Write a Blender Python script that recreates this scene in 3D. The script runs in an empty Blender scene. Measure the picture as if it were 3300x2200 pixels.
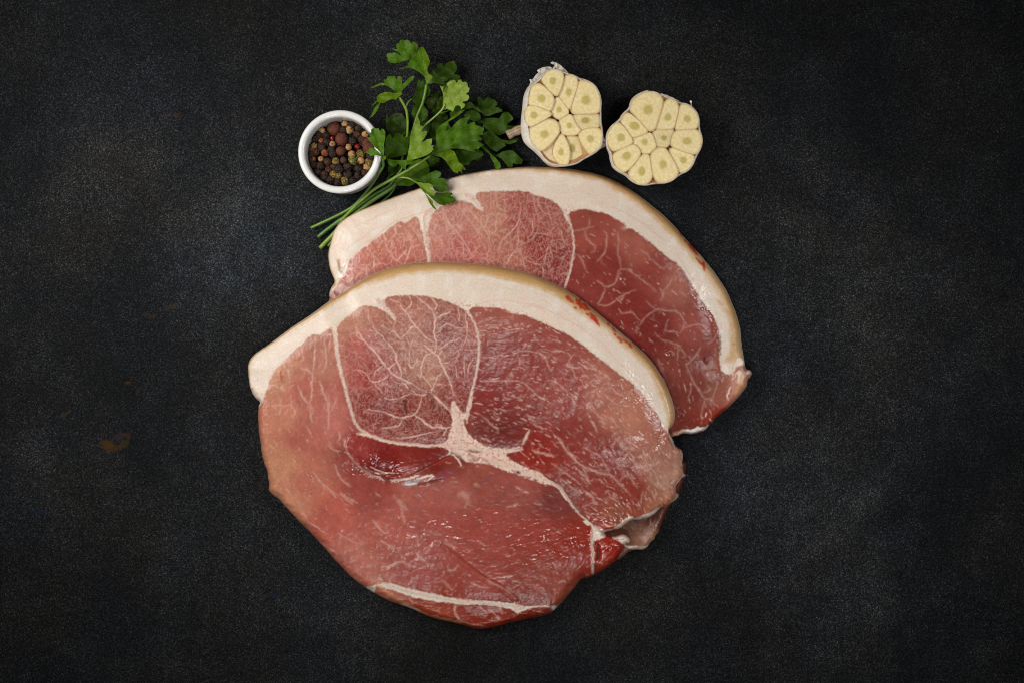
# Flat lay: two raw pork leg steaks, garlic halves, parsley and a bowl of peppercorns on a dark slab.
import bpy, math, random
import numpy as np

scene = bpy.context.scene
H = 1.0            # camera height above the slab (m)
S = 0.00022        # metres on the slab per pixel of the 3300 x 2200 photograph
CX, CY = 1650.0, 1100.0

# ------------------------------------------------------------------ camera
cam_d = bpy.data.cameras.new('camera')
cam_d.sensor_width = 36.0
cam_d.lens = 36.0 * H / (3300 * S)
cam_d.clip_start = 0.01
cam_d.clip_end = 20
cam = bpy.data.objects.new('camera', cam_d)
cam.location = (0, 0, H)
scene.collection.objects.link(cam)
scene.camera = cam

# ------------------------------------------------------------------ light
world = bpy.data.worlds.new('World')
scene.world = world
world.use_nodes = True
bg = world.node_tree.nodes['Background']
bg.inputs[0].default_value = (0.90, 0.95, 1.0, 1)
bg.inputs[1].default_value = 0.012

def area(name, loc, target, size, power, col, spread=180):
    d = bpy.data.lights.new(name, 'AREA')
    d.shape = 'RECTANGLE'
    d.size, d.size_y = size
    d.energy = power
    d.spread = math.radians(spread)
    d.color = col
    o = bpy.data.objects.new(name, d)
    o.location = loc
    from mathutils import Vector
    v = Vector(target) - Vector(loc)
    o.rotation_euler = v.to_track_quat('-Z', 'Y').to_euler()
    scene.collection.objects.link(o)
    return o
area('softbox_key', (-0.47, 0.19, 0.48), (-0.07, 0.05, 0.0), (0.36, 0.36), 1.30, (1.0, 0.985, 0.96), 98)
area('softbox_right', (0.52, 0.12, 0.50), (0.08, -0.08, 0.0), (0.28, 0.28), 0.46, (0.97, 0.98, 1.0), 88)
area('added_fill_top', (-0.03, -0.66, 1.12), (-0.02, -0.01, 0.0), (0.28, 0.28), 0.44, (1.0, 0.99, 0.97), 52)  # overhead fill added for soft frontal light; no such lamp seen
scene.cycles.pixel_filter_type = 'BLACKMAN_HARRIS'
scene.cycles.filter_width = 1.05
vs = scene.view_settings
vs.view_transform = 'Standard'
vs.look = 'None'
vs.exposure = 0.0
vs.gamma = 1.0

# ------------------------------------------------------------------ helpers
C = scene.collection
MM = 0.001
VIEWS = {'O': (0, 0, .71273), 'A': (1000, 500, 3.136), 'B': (1700, 500, 3.136), 'C': (2000, 900, 2.85),
         'D': (780, 900, 3.1355), 'E': (1050, 900, 3.485), 'F': (1050, 1250, 3.1357), 'G': (1400, 900, 2.613),
         'H': (1600, 1400, 3.485), 'I': (800, 1400, 2.4129), 'J': (1200, 1700, 3.36), 'K': (900, 300, 3.92),
         'L': (1150, 100, 2.6127), 'M': (1620, 180, 4.125), 'N': (1920, 270, 4.479), 'T': (1950, 1350, 3.135),
         'P': (1180, 120, 5.228), 'Q': (1380, 200, 4.356), 'R': (1160, 380, 4.9), 'U': (1000, 580, 6.534),
         'Z': (0, 0, 1.0)}

def pts(spec):
    """'A x,y x,y B x,y' -> list of photo pixels (each letter names a measuring sheet)"""
    out = []; v = VIEWS['Z']
    for tok in spec.split():
        if tok in VIEWS: v = VIEWS[tok]
        else:
            a, b = tok.split(',')
            out.append((v[0] + float(a) / v[2], v[1] + float(b) / v[2]))
    return np.array(out)

def W(x, y, z):
    """world x, y of the place seen at pixel x, y when it lies at height z"""
    k = S * (H - z) / H
    return (x - CX) * k, (CY - y) * k

def lin(c):
    c = np.asarray(c, dtype=float) / 255.0
    return np.where(c <= 0.04045, c / 12.92, ((c + 0.055) / 1.055) ** 2.4)

rng = np.random.default_rng(7)

def _hash(ix, iy, seed):
    h = (ix.astype(np.int64) * 374761393 + iy.astype(np.int64) * 668265263 + seed * 1442695041) & 0xffffffff
    h = ((h ^ (h >> 13)) * 1274126177) & 0xffffffff
    return ((h ^ (h >> 16)) & 0xffffff) / float(0xffffff)

def vnoise(x, y, seed=0):
    ix = np.floor(x); iy = np.floor(y)
    fx = x - ix; fy = y - iy
    ux = fx * fx * fx * (fx * (fx * 6 - 15) + 10); uy = fy * fy * fy * (fy * (fy * 6 - 15) + 10)
    def g(a, b, dx, dy):
        t = _hash(ix + a, iy + b, seed) * 2 * np.pi
        return np.cos(t) * dx + np.sin(t) * dy
    n00 = g(0, 0, fx, fy); n10 = g(1, 0, fx - 1, fy); n01 = g(0, 1, fx, fy - 1); n11 = g(1, 1, fx - 1, fy - 1)
    return ((n00 * (1 - ux) + n10 * ux) * (1 - uy) + (n01 * (1 - ux) + n11 * ux) * uy) * 1.5

def fbm(x, y, seed=0, o=3):
    s = 0; a = 1.0; t = 0
    for i in range(o):
        s = s + a * vnoise(x * 2 ** i, y * 2 ** i, seed + i * 17); t += a; a *= .5
    return s / t * 1.4

def worley(x, y, seed=0):
    ix = np.floor(x); iy = np.floor(y)
    f1 = np.full(x.shape, 9.0); f2 = np.full(x.shape, 9.0)
    for a in (-1, 0, 1):
        for b in (-1, 0, 1):
            px = ix + a + _hash(ix + a, iy + b, seed); py = iy + b + _hash(ix + a, iy + b, seed + 99)
            d = np.hypot(px - x, py - y)
            f2 = np.minimum(f2, np.maximum(f1, d)); f1 = np.minimum(f1, d)
    return f1, f2

def sst(a, b, x):
    t = np.clip((x - a) / (b - a), 0, 1)
    return t * t * (3 - 2 * t)

def chaikin(p, n=2, closed=True):
    p = np.asarray(p, float)
    for _ in range(n):
        if closed:
            q = np.roll(p, -1, 0)
            a = p * .75 + q * .25; b = p * .25 + q * .75
            p = np.stack([a, b], 1).reshape(-1, 2)
        else:
            a = p[:-1] * .75 + p[1:] * .25; b = p[:-1] * .25 + p[1:] * .75
            p = np.vstack([p[:1], np.stack([a, b], 1).reshape(-1, 2), p[-1:]])
    return p

def sdf_pts(poly, x, y, want_near=False):
    """signed distance (negative inside) of points to a closed polygon"""
    d2 = np.full(x.shape, 1e18); ins = np.zeros(x.shape, bool)
    nx = np.zeros(x.shape); ny = np.zeros(x.shape)
    n = len(poly)
    for i in range(n):
        ax, ay = poly[i]; bx, by = poly[(i + 1) % n]
        ex, ey = bx - ax, by - ay
        L = ex * ex + ey * ey + 1e-12
        t = np.clip(((x - ax) * ex + (y - ay) * ey) / L, 0, 1)
        qx = ax + t * ex; qy = ay + t * ey
        dd = (x - qx) ** 2 + (y - qy) ** 2
        m = dd < d2
        d2 = np.where(m, dd, d2)
        if want_near:
            nx = np.where(m, qx, nx); ny = np.where(m, qy, ny)
        if (ay > y.min() or by > y.min()):
            c = ((ay > y) != (by > y))
            if c.any():
                xx = ex * (y - ay) / (ey if abs(ey) > 1e-9 else 1e-9) + ax
                ins ^= c & (x < xx)
    d = np.sqrt(d2) * np.where(ins, -1, 1)
    return (d, nx, ny) if want_near else d

class Grid:
    def __init__(s, x0, y0, x1, y1, step):
        s.xs = np.arange(x0, x1 + step, step); s.ys = np.arange(y0, y1 + step, step)
        s.X, s.Y = np.meshgrid(s.xs, s.ys); s.step = step; s.x0 = x0; s.y0 = y0
        s.shape = s.X.shape
    def up(s, small, k):
        """bilinear upsampling of a field sampled every k nodes"""
        ny, nx = s.shape
        fy = np.arange(ny) / k; fx = np.arange(nx) / k
        iy = np.minimum(fy.astype(int), small.shape[0] - 2); ix = np.minimum(fx.astype(int), small.shape[1] - 2)
        ty = (fy - iy)[:, None]; tx = (fx - ix)[None, :]
        a = small[iy][:, ix]; b = small[iy][:, ix + 1]; c = small[iy + 1][:, ix]; d = small[iy + 1][:, ix + 1]
        return (a * (1 - tx) + b * tx) * (1 - ty) + (c * (1 - tx) + d * tx) * ty
    def coarse(s, k):
        ny, nx = s.shape
        cx = s.x0 + s.step * k * np.arange(nx // k + 2); cy = s.y0 + s.step * k * np.arange(ny // k + 2)
        return np.meshgrid(cx, cy)
    def sdf(s, poly, k=2):
        cx, cy = s.coarse(k)
        return s.up(sdf_pts(poly, cx, cy), k)
    def idw(s, P, V, k=8, sig=60):
        """smooth blend of values V given at points P"""
        cx, cy = s.coarse(k)
        V = np.asarray(V, float)
        if V.ndim == 1: V = V[:, None]
        num = 0; den = 0
        for (px, py), v in zip(P, V):
            d2 = (cx - px) ** 2 + (cy - py) ** 2
            w = 1 / (d2 + sig * sig * .25) ** 2.3
            num = num + w[..., None] * v; den = den + w
        f = num / den[..., None]
        return np.stack([s.up(f[..., i], k) for i in range(f.shape[-1])], -1).squeeze()
    def stamp(s, img, p, w, val=1.0, soft=1.4, taper=True):
        """draw a poly line of width w (px) into img with max()"""
        n = len(p)
        for i in range(n - 1):
            (ax, ay), (bx, by) = p[i], p[i + 1]
            wa = wb = w * .5
            if taper and n > 2:
                wa *= .35 + .65 * math.sin(math.pi * min(1, max(0, (i + .0) / (n - 1)))) ** .5 if 0 < i else .35
                wb *= .35 + .65 * math.sin(math.pi * (i + 1) / (n - 1)) ** .5 if i + 1 < n - 1 else .35
            m = w + soft * 2
            i0 = max(0, int((min(ax, bx) - m - s.x0) / s.step)); i1 = min(s.shape[1], int((max(ax, bx) + m - s.x0) / s.step) + 2)
            j0 = max(0, int((min(ay, by) - m - s.y0) / s.step)); j1 = min(s.shape[0], int((max(ay, by) + m - s.y0) / s.step) + 2)
            if i1 <= i0 or j1 <= j0: continue
            x = s.X[j0:j1, i0:i1]; y = s.Y[j0:j1, i0:i1]
            ex, ey = bx - ax, by - ay; L = ex * ex + ey * ey + 1e-9
            t = np.clip(((x - ax) * ex + (y - ay) * ey) / L, 0, 1)
            d = np.hypot(x - ax - t * ex, y - ay - t * ey) - (wa * (1 - t) + wb * t)
            a = val * np.clip(.5 - d / (2 * soft), 0, 1)
            sub = img[j0:j1, i0:i1]
            np.maximum(sub, a, out=sub)

def blur(a, r):
    for ax in (0, 1):
        for _ in range(2):
            k = 2 * r + 1
            p = np.concatenate([np.repeat(np.take(a, [0], ax), r + 1, ax), a, np.repeat(np.take(a, [-1], ax), r, ax)], ax)
            c = np.cumsum(p, ax)
            n = a.shape[ax]
            a = (np.take(c, np.arange(k, k + n), ax) - np.take(c, np.arange(0, n), ax)) / k
    return a

def wobble(p, amp, lam, closed=False, seed=0):
    """resample a line every few px and shake it"""
    p = np.asarray(p, float)
    if closed: p = np.vstack([p, p[:1]])
    seg = np.hypot(*np.diff(p, axis=0).T); c = np.concatenate([[0], np.cumsum(seg)])
    n = max(3, int(c[-1] / max(lam * .5, 2)))
    t = np.linspace(0, c[-1], n)
    q = np.stack([np.interp(t, c, p[:, 0]), np.interp(t, c, p[:, 1])], 1)
    ph = seed * 7.3
    q[:, 0] += amp * fbm(t / lam + ph, t * 0 + ph, seed, 2)
    q[:, 1] += amp * fbm(t / lam + ph + 50, t * 0 + ph, seed + 5, 2)
    return q[:-1] if closed else q

def mesh_np(name, V, faces, mat, parent=None, cols=None, attrs=None, smooth=True, normals=None):
    """faces: (n,4) or (n,3) array, or list of such arrays"""
    if not isinstance(faces, list): faces = [faces]
    faces = [f for f in faces if len(f)]
    me = bpy.data.meshes.new(name)
    me.vertices.add(len(V)); me.vertices.foreach_set('co', np.asarray(V, np.float32).ravel())
    loops = np.concatenate([f.ravel() for f in faces]).astype(np.int32)
    tot = np.concatenate([np.full(len(f), f.shape[1]) for f in faces]).astype(np.int32)
    st = np.concatenate([[0], np.cumsum(tot)[:-1]]).astype(np.int32)
    me.loops.add(len(loops)); me.loops.foreach_set('vertex_index', loops)
    me.polygons.add(len(tot)); me.polygons.foreach_set('loop_start', st)
    me.polygons.foreach_set('use_smooth', np.full(len(tot), smooth))
    me.update(calc_edges=True)
    if cols is not None:
        a = me.color_attributes.new('Col', 'FLOAT_COLOR', 'POINT')
        c = np.ones((len(V), 4), np.float32); c[:, :3] = cols
        a.data.foreach_set('color', c.ravel())
    for k, v in (attrs or {}).items():
        a = me.attributes.new(k, 'FLOAT', 'POINT'); a.data.foreach_set('value', np.asarray(v, np.float32))
    if mat: me.materials.append(mat)
    if normals is not None:
        me.normals_split_custom_set_from_vertices(np.asarray(normals, np.float32))
    o = bpy.data.objects.new(name, me); C.objects.link(o)
    if parent: o.parent = parent
    return o

def vert_normals(V, F):
    n = np.zeros_like(V)
    for f in F:
        a = V[f[:, 0]]; b = V[f[:, 1]]; c = V[f[:, 2]]
        fn = np.cross(b - a, c - a)
        if f.shape[1] == 4: fn = np.cross(c - a, V[f[:, 3]] - b)
        for k in range(f.shape[1]): 
            for ax in range(3): n[:, ax] += np.bincount(f[:, k], fn[:, ax], len(V))
    L = np.linalg.norm(n, axis=1, keepdims=True); L[L == 0] = 1
    return n / L

def tag(o, label=None, cat=None, group=None, kind=None):
    if label: o['label'] = label
    if cat: o['category'] = cat
    if group: o['group'] = group
    if kind: o['kind'] = kind
    return o

def empty(name, x, y, z, label, cat, group=None):
    o = bpy.data.objects.new(name, None); o.empty_display_size = .01
    C.objects.link(o)
    return tag(o, label, cat, group)       # children keep world coordinates: see settle()

def settle(o, loc):
    """put an Empty at the thing's base while its parts stay where they are"""
    o.location = loc
    from mathutils import Matrix
    inv = Matrix.Translation(loc).inverted()
    for c in o.children: c.matrix_parent_inverse = inv

# ------------------------------------------------------------------ materials
def new_mat(name):
    m = bpy.data.materials.new(name); m.use_nodes = True
    nt = m.node_tree; b = nt.nodes['Principled BSDF']
    return m, nt, b
def N(nt, t, **kw):
    n = nt.nodes.new(t)
    for k, v in kw.items(): setattr(n, k, v)
    return n
def noise(nt, scale, detail=3, rough=.5, vec=None, dist=0.0):
    n = N(nt, 'ShaderNodeTexNoise'); n.inputs['Scale'].default_value = scale
    n.inputs['Detail'].default_value = detail; n.inputs['Roughness'].default_value = rough
    n.inputs['Distortion'].default_value = dist
    if vec is None: vec = objco(nt)
    nt.links.new(vec, n.inputs['Vector'])
    return n.outputs['Fac']
def objco(nt):
    g = N(nt, 'ShaderNodeNewGeometry')
    return g.outputs['Position']
def ramp(nt, fac, stops):
    r = N(nt, 'ShaderNodeValToRGB'); e = r.color_ramp.elements
    while len(e) < len(stops): e.new(.5)
    for i, (p, c) in enumerate(stops):
        e[i].position = p; e[i].color = (c, c, c, 1) if isinstance(c, (int, float)) else (*c, 1)
    nt.links.new(fac, r.inputs['Fac'])
    return r.outputs['Color']
def mix(nt, fac, a, b, mode='MIX'):
    m = N(nt, 'ShaderNodeMix'); m.data_type = 'RGBA'; m.blend_type = mode
    for s, v in ((m.inputs[0], fac), (m.inputs[6], a), (m.inputs[7], b)):
        if isinstance(v, (int, float)): s.default_value = v
        elif isinstance(v, tuple): s.default_value = (*v, 1)
        else: nt.links.new(v, s)
    return m.outputs[2]
def math_(nt, op, a, b=0.0, clamp=False):
    m = N(nt, 'ShaderNodeMath'); m.operation = op; m.use_clamp = clamp
    for s, v in ((m.inputs[0], a), (m.inputs[1], b)):
        if isinstance(v, (int, float)): s.default_value = v
        else: nt.links.new(v, s)
    return m.outputs[0]
def bump(nt, b, h, strength, dist, prev=None):
    n = N(nt, 'ShaderNodeBump'); n.inputs['Strength'].default_value = strength; n.inputs['Distance'].default_value = dist
    nt.links.new(h, n.inputs['Height'])
    if prev is not None: nt.links.new(prev, n.inputs['Normal'])
    nt.links.new(n.outputs[0], b.inputs['Normal'])
    return n.outputs[0]
def attr(nt, name, col=False):
    a = N(nt, 'ShaderNodeAttribute'); a.attribute_name = name
    return a.outputs['Color' if col else 'Fac']

def meat_material(name, rough, bump_d, sss, spec=.5, fleck=0.0):
    m, nt, b = new_mat(name)
    c = attr(nt, 'Col', True)
    n1 = noise(nt, 900, 3, .6)
    v = ramp(nt, n1, [(.3, .90), (.7, 1.09)])
    c = mix(nt, 1.0, c, v, 'MULTIPLY')
    if fleck:
        f = noise(nt, 1500, 2, .7)
        c = mix(nt, ramp(nt, f, [(.60, 0.0), (.74, fleck)]), c, (.62, .40, .28))
    nt.links.new(c, b.inputs['Base Color'])
    wet = attr(nt, 'wet')
    r = math_(nt, 'SUBTRACT', rough, math_(nt, 'MULTIPLY', wet, .17))
    r = math_(nt, 'ADD', r, math_(nt, 'MULTIPLY', math_(nt, 'SUBTRACT', noise(nt, 260, 3, .6), .5), .25))
    nt.links.new(r, b.inputs['Roughness'])
    b.inputs['Specular IOR Level'].default_value = spec
    if sss:
        b.inputs['Subsurface Weight'].default_value = sss
        b.inputs['Subsurface Radius'].default_value = (1.0, .35, .2)
        b.inputs['Subsurface Scale'].default_value = .003
    hgt = math_(nt, 'ADD', math_(nt, 'MULTIPLY', noise(nt, 240, 3, .6), 1.6), math_(nt, 'MULTIPLY', noise(nt, 900, 3, .6), .6))
    n1_ = bump(nt, b, hgt, 1.0, bump_d)
    # a wet film where the meat is moist: sharper sheen over small lumps
    film = N(nt, 'ShaderNodeBump'); film.inputs['Distance'].default_value = .0004
    nt.links.new(math_(nt, 'MINIMUM', math_(nt, 'MULTIPLY', wet, .9), 1.0), film.inputs['Strength'])
    mp = N(nt, 'ShaderNodeMapping'); nt.links.new(objco(nt), mp.inputs[0]); mp.inputs['Rotation'].default_value = (0, 0, .35); mp.inputs['Scale'].default_value = (.55, 1.3, 1)
    nt.links.new(noise(nt, 330, 3, .55, mp.outputs[0]), film.inputs['Height']); nt.links.new(n1_, film.inputs['Normal'])
    nt.links.new(film.outputs[0], b.inputs['Coat Normal'])
    nt.links.new(math_(nt, 'MULTIPLY', wet, .75, True), b.inputs['Coat Weight'])
    b.inputs['Coat Roughness'].default_value = .10
    return m
MAT = {}
MAT['lean'] = meat_material('raw_lean_meat', .33, .00004, .08, .30, .08)
MAT['fat'] = meat_material('white_fat', .42, .00006, .30, .36)
MAT['rind'] = meat_material('tan_rind', .45, .00016, .15, .4)
# ------------------------------------------------------------------ the slab
def make_slab():
    m, nt, b = new_mat('dark_slate_slab')
    big = noise(nt, 5.5, 4, .62)
    mid = noise(nt, 34, 9, .82)
    weave = N(nt, 'ShaderNodeMapping'); nt.links.new(objco(nt), weave.inputs[0]); weave.inputs['Scale'].default_value = (1, .22, 1)
    streak = noise(nt, 160, 3, .7, weave.outputs[0])
    weave2 = N(nt, 'ShaderNodeMapping'); nt.links.new(objco(nt), weave2.inputs[0]); weave2.inputs['Scale'].default_value = (.3, 1, 1)
    streak2 = noise(nt, 190, 3, .7, weave2.outputs[0])
    fine = noise(nt, 820, 1, .9)
    t = math_(nt, 'MULTIPLY', ramp(nt, big, [(.36, .60), (.5, .92), (.64, 1.28)]), ramp(nt, mid, [(.32, .55), (.5, .9), (.70, 1.55)]))
    t = math_(nt, 'MULTIPLY', t, ramp(nt, streak, [(.3, .88), (.75, 1.12)]))
    t = math_(nt, 'MULTIPLY', t, ramp(nt, streak2, [(.3, .90), (.75, 1.10)]))
    def grit(cell):
        sn = N(nt, 'ShaderNodeVectorMath'); sn.operation = 'SNAP'; nt.links.new(objco(nt), sn.inputs[0]); sn.inputs[1].default_value = (cell, cell, 1)
        wn = N(nt, 'ShaderNodeTexWhiteNoise'); nt.links.new(sn.outputs[0], wn.inputs['Vector'])
        return wn.outputs['Value']
    t = math_(nt, 'MULTIPLY', t, ramp(nt, grit(.00053), [(0, .35), (.6, .85), (.9, 1.9), (1, 3.2)]))
    t = math_(nt, 'MULTIPLY', t, ramp(nt, grit(.00091), [(0, .65), (.6, .92), (1, 1.7)]))
    # paler patches of the slab
    wb = math_(nt, 'MULTIPLY', math_(nt, 'SUBTRACT', noise(nt, 12, 5, .7), .5), 2.2)
    for sp, r_, a_ in (('Z 760 ,760'.replace(' ,', ','), 230, .55), ('Z 620,1650', 260, .30), ('Z 2620,900', 300, .42), ('Z 2480,1560', 240, .40), ('Z 2700,1850', 220, .38), ('Z 1420,130', 260, .45), ('Z 330,420', 220, .2), ('Z 1050,1980', 240, .15), ('Z 130,1480', 200, .25)):
        x, y = W(*pts(sp)[0], 0)
        mp = N(nt, 'ShaderNodeMapping'); mp.vector_type = 'TEXTURE'; mp.inputs['Location'].default_value = (x, y, 0); mp.inputs['Scale'].default_value = (r_ * S, r_ * S, 1)
        nt.links.new(objco(nt), mp.inputs[0])
        ln = N(nt, 'ShaderNodeVectorMath'); ln.operation = 'LENGTH'; nt.links.new(mp.outputs[0], ln.inputs[0])
        f = ramp(nt, math_(nt, 'MULTIPLY', math_(nt, 'ADD', ln.outputs['Value'], wb), .5), [(.05, 1.0 + 1.7 * a_), (.75, .95)])
        t = math_(nt, 'MULTIPLY', t, f)
    t = math_(nt, 'MULTIPLY', t, ramp(nt, fine, [(.32, .55), (.47, .85), (.56, 1.12), (.66, 1.6)]))
    hue = noise(nt, 9, 3, .6)
    base = mix(nt, ramp(nt, hue, [(.4, 0.0), (.6, 1.0)]), (.0215, .0210, .0204), (.0150, .0172, .0202))
    comb = N(nt, 'ShaderNodeCombineColor')
    for i in range(3): nt.links.new(t, comb.inputs[i])
    col = mix(nt, 1.0, base, comb.outputs[0], 'MULTIPLY')
    # rust and ink stains left on the slab
    pos = objco(nt)
    warp = noise(nt, 130, 4, .7)
    def stain(spec, rx, ry, rot, c, amt):
        nonlocal col
        x, y = W(*pts(spec)[0], 0)
        mp = N(nt, 'ShaderNodeMapping'); mp.vector_type = 'TEXTURE'
        mp.inputs['Location'].default_value = (x, y, 0); mp.inputs['Rotation'].default_value = (0, 0, math.radians(rot))
        mp.inputs['Scale'].default_value = (rx * S, ry * S, 1)
        nt.links.new(pos, mp.inputs[0])
        ln = N(nt, 'ShaderNodeVectorMath'); ln.operation = 'LENGTH'; nt.links.new(mp.outputs[0], ln.inputs[0])
        d = math_(nt, 'ADD', ln.outputs['Value'], math_(nt, 'MULTIPLY', math_(nt, 'SUBTRACT', warp, .5), 1.7))
        f = ramp(nt, math_(nt, 'MULTIPLY', d, .5), [(.30, amt), (.62, 0.0)])
        col = mix(nt, f, col, c)
    def scratch(spec, w, c, amt):
        nonlocal col
        a, bb = pts(spec); ax, ay = W(*a, 0); bx, by = W(*bb, 0)
        L = math.hypot(bx - ax, by - ay); rot = math.degrees(math.atan2(by - ay, bx - ax))
        mp = N(nt, 'ShaderNodeMapping'); mp.vector_type = 'TEXTURE'
        mp.inputs['Location'].default_value = ((ax + bx) / 2, (ay + by) / 2, 0); mp.inputs['Rotation'].default_value = (0, 0, math.radians(rot))
        mp.inputs['Scale'].default_value = (L / 2, w * S, 1)
        nt.links.new(pos, mp.inputs[0])
        ln = N(nt, 'ShaderNodeVectorMath'); ln.operation = 'LENGTH'; nt.links.new(mp.outputs[0], ln.inputs[0])
        f = math_(nt, 'MULTIPLY', ramp(nt, ln.outputs['Value'], [(.5, amt), (1.0, 0.0)]), ramp(nt, streak, [(.4, .2), (.6, 1.0)]))
        col = mix(nt, f, col, c)
    for sp, w_, c_, a_ in [('Z 30,722 190,735', 2.2, (.016, .020, .040), .8), ('Z 905,1805 935,1710', 2.5, (.02, .026, .05), .7), ('Z 60,1660 120,1540', 2, (.05, .048, .045), .35),
                           ('Z 2560,300 2800,520', 2, (.04, .04, .042), .3), ('Z 2700,1700 2950,1500', 2.2, (.045, .045, .045), .3), ('Z 250,200 420,150', 2, (.04, .04, .045), .3),
                           ('Z 2480,1900 2660,1960', 2, (.05, .05, .05), .3), ('Z 640,1300 690,1240', 2, (.05, .055, .06), .4), ('Z 3000,900 3100,700', 2, (.04, .04, .04), .3)]:
        scratch(sp, w_, c_, a_)
    rust = (.050, .022, .004)
    for sp, rx, ry, rot, c, a in [('Z 345,1432', 26, 17, -25, rust, .85), ('Z 375,1442', 26, 10, 10, rust, .6), ('Z 400,1428', 16, 12, 0, (.035, .028, .006), .5),
                                  ('Z 386,1403', 22, 9, 15, (.035, .018, .020), .6), ('Z 413,1405', 8, 12, 0, (.05, .018, .006), .5),
                                  ('Z 413,1232', 11, 6, 10, rust, .6), ('Z 445,1258', 14, 5, 60, (.045, .016, .006), .5), ('Z 205,1336', 14, 9, 20, (.035, .024, .008), .5),
                                  ('Z 130,1648', 24, 7, 5, (.010, .012, .030), .8), ('Z 147,1646', 6, 5, 0, (.045, .012, .008), .6),
                                  ('Z 568,372', 12, 7, 0, rust, .55), ('Z 550,990', 30, 6, 25, (.045, .022, .010), .5), ('Z 490,1020', 18, 5, 20, rust, .35),
                                  ('Z 535,372', 6, 4, 0, rust, .4), ('Z 385,700', 9, 8, 0, (.04, .022, .008), .4), ('Z 886,1916', 14, 6, -20, (.010, .014, .035), .6)]:
        stain(sp, rx, ry, rot, c, a)
    nt.links.new(col, b.inputs['Base Color'])
    b.inputs['Specular IOR Level'].default_value = .10
    nt.links.new(ramp(nt, mid, [(.3, .75), (.7, .9)]), b.inputs['Roughness'])
    bump(nt, b, math_(nt, 'ADD', noise(nt, 900, 3, .7), math_(nt, 'MULTIPLY', mid, .8)), .5, .00025)
    hx, hy, th = .62, .46, .02
    nx, ny = 60, 45
    xs = np.linspace(-hx, hx, nx); ys = np.linspace(-hy, hy, ny)
    X, Y = np.meshgrid(xs, ys)
    V = np.stack([X.ravel(), Y.ravel(), np.zeros(X.size)], 1)
    i = np.arange((ny - 1) * nx).reshape(ny - 1, nx)[:, :-1].ravel()
    F = np.stack([i, i + 1, i + nx + 1, i + nx], 1)
    n0 = len(V)
    V = np.vstack([V, [(-hx, -hy, -th), (hx, -hy, -th), (hx, hy, -th), (-hx, hy, -th)]])
    c = [0, nx - 1, nx * ny - 1, nx * (ny - 1)]
    sides = np.array([(c[k], n0 + k, n0 + (k + 1) % 4, c[(k + 1) % 4]) for k in range(4)] + [(n0 + 3, n0 + 2, n0 + 1, n0)])
    o = mesh_np('slate_surface', V, [F, sides], m, smooth=False)
    o['kind'] = 'structure'
make_slab()
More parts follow.
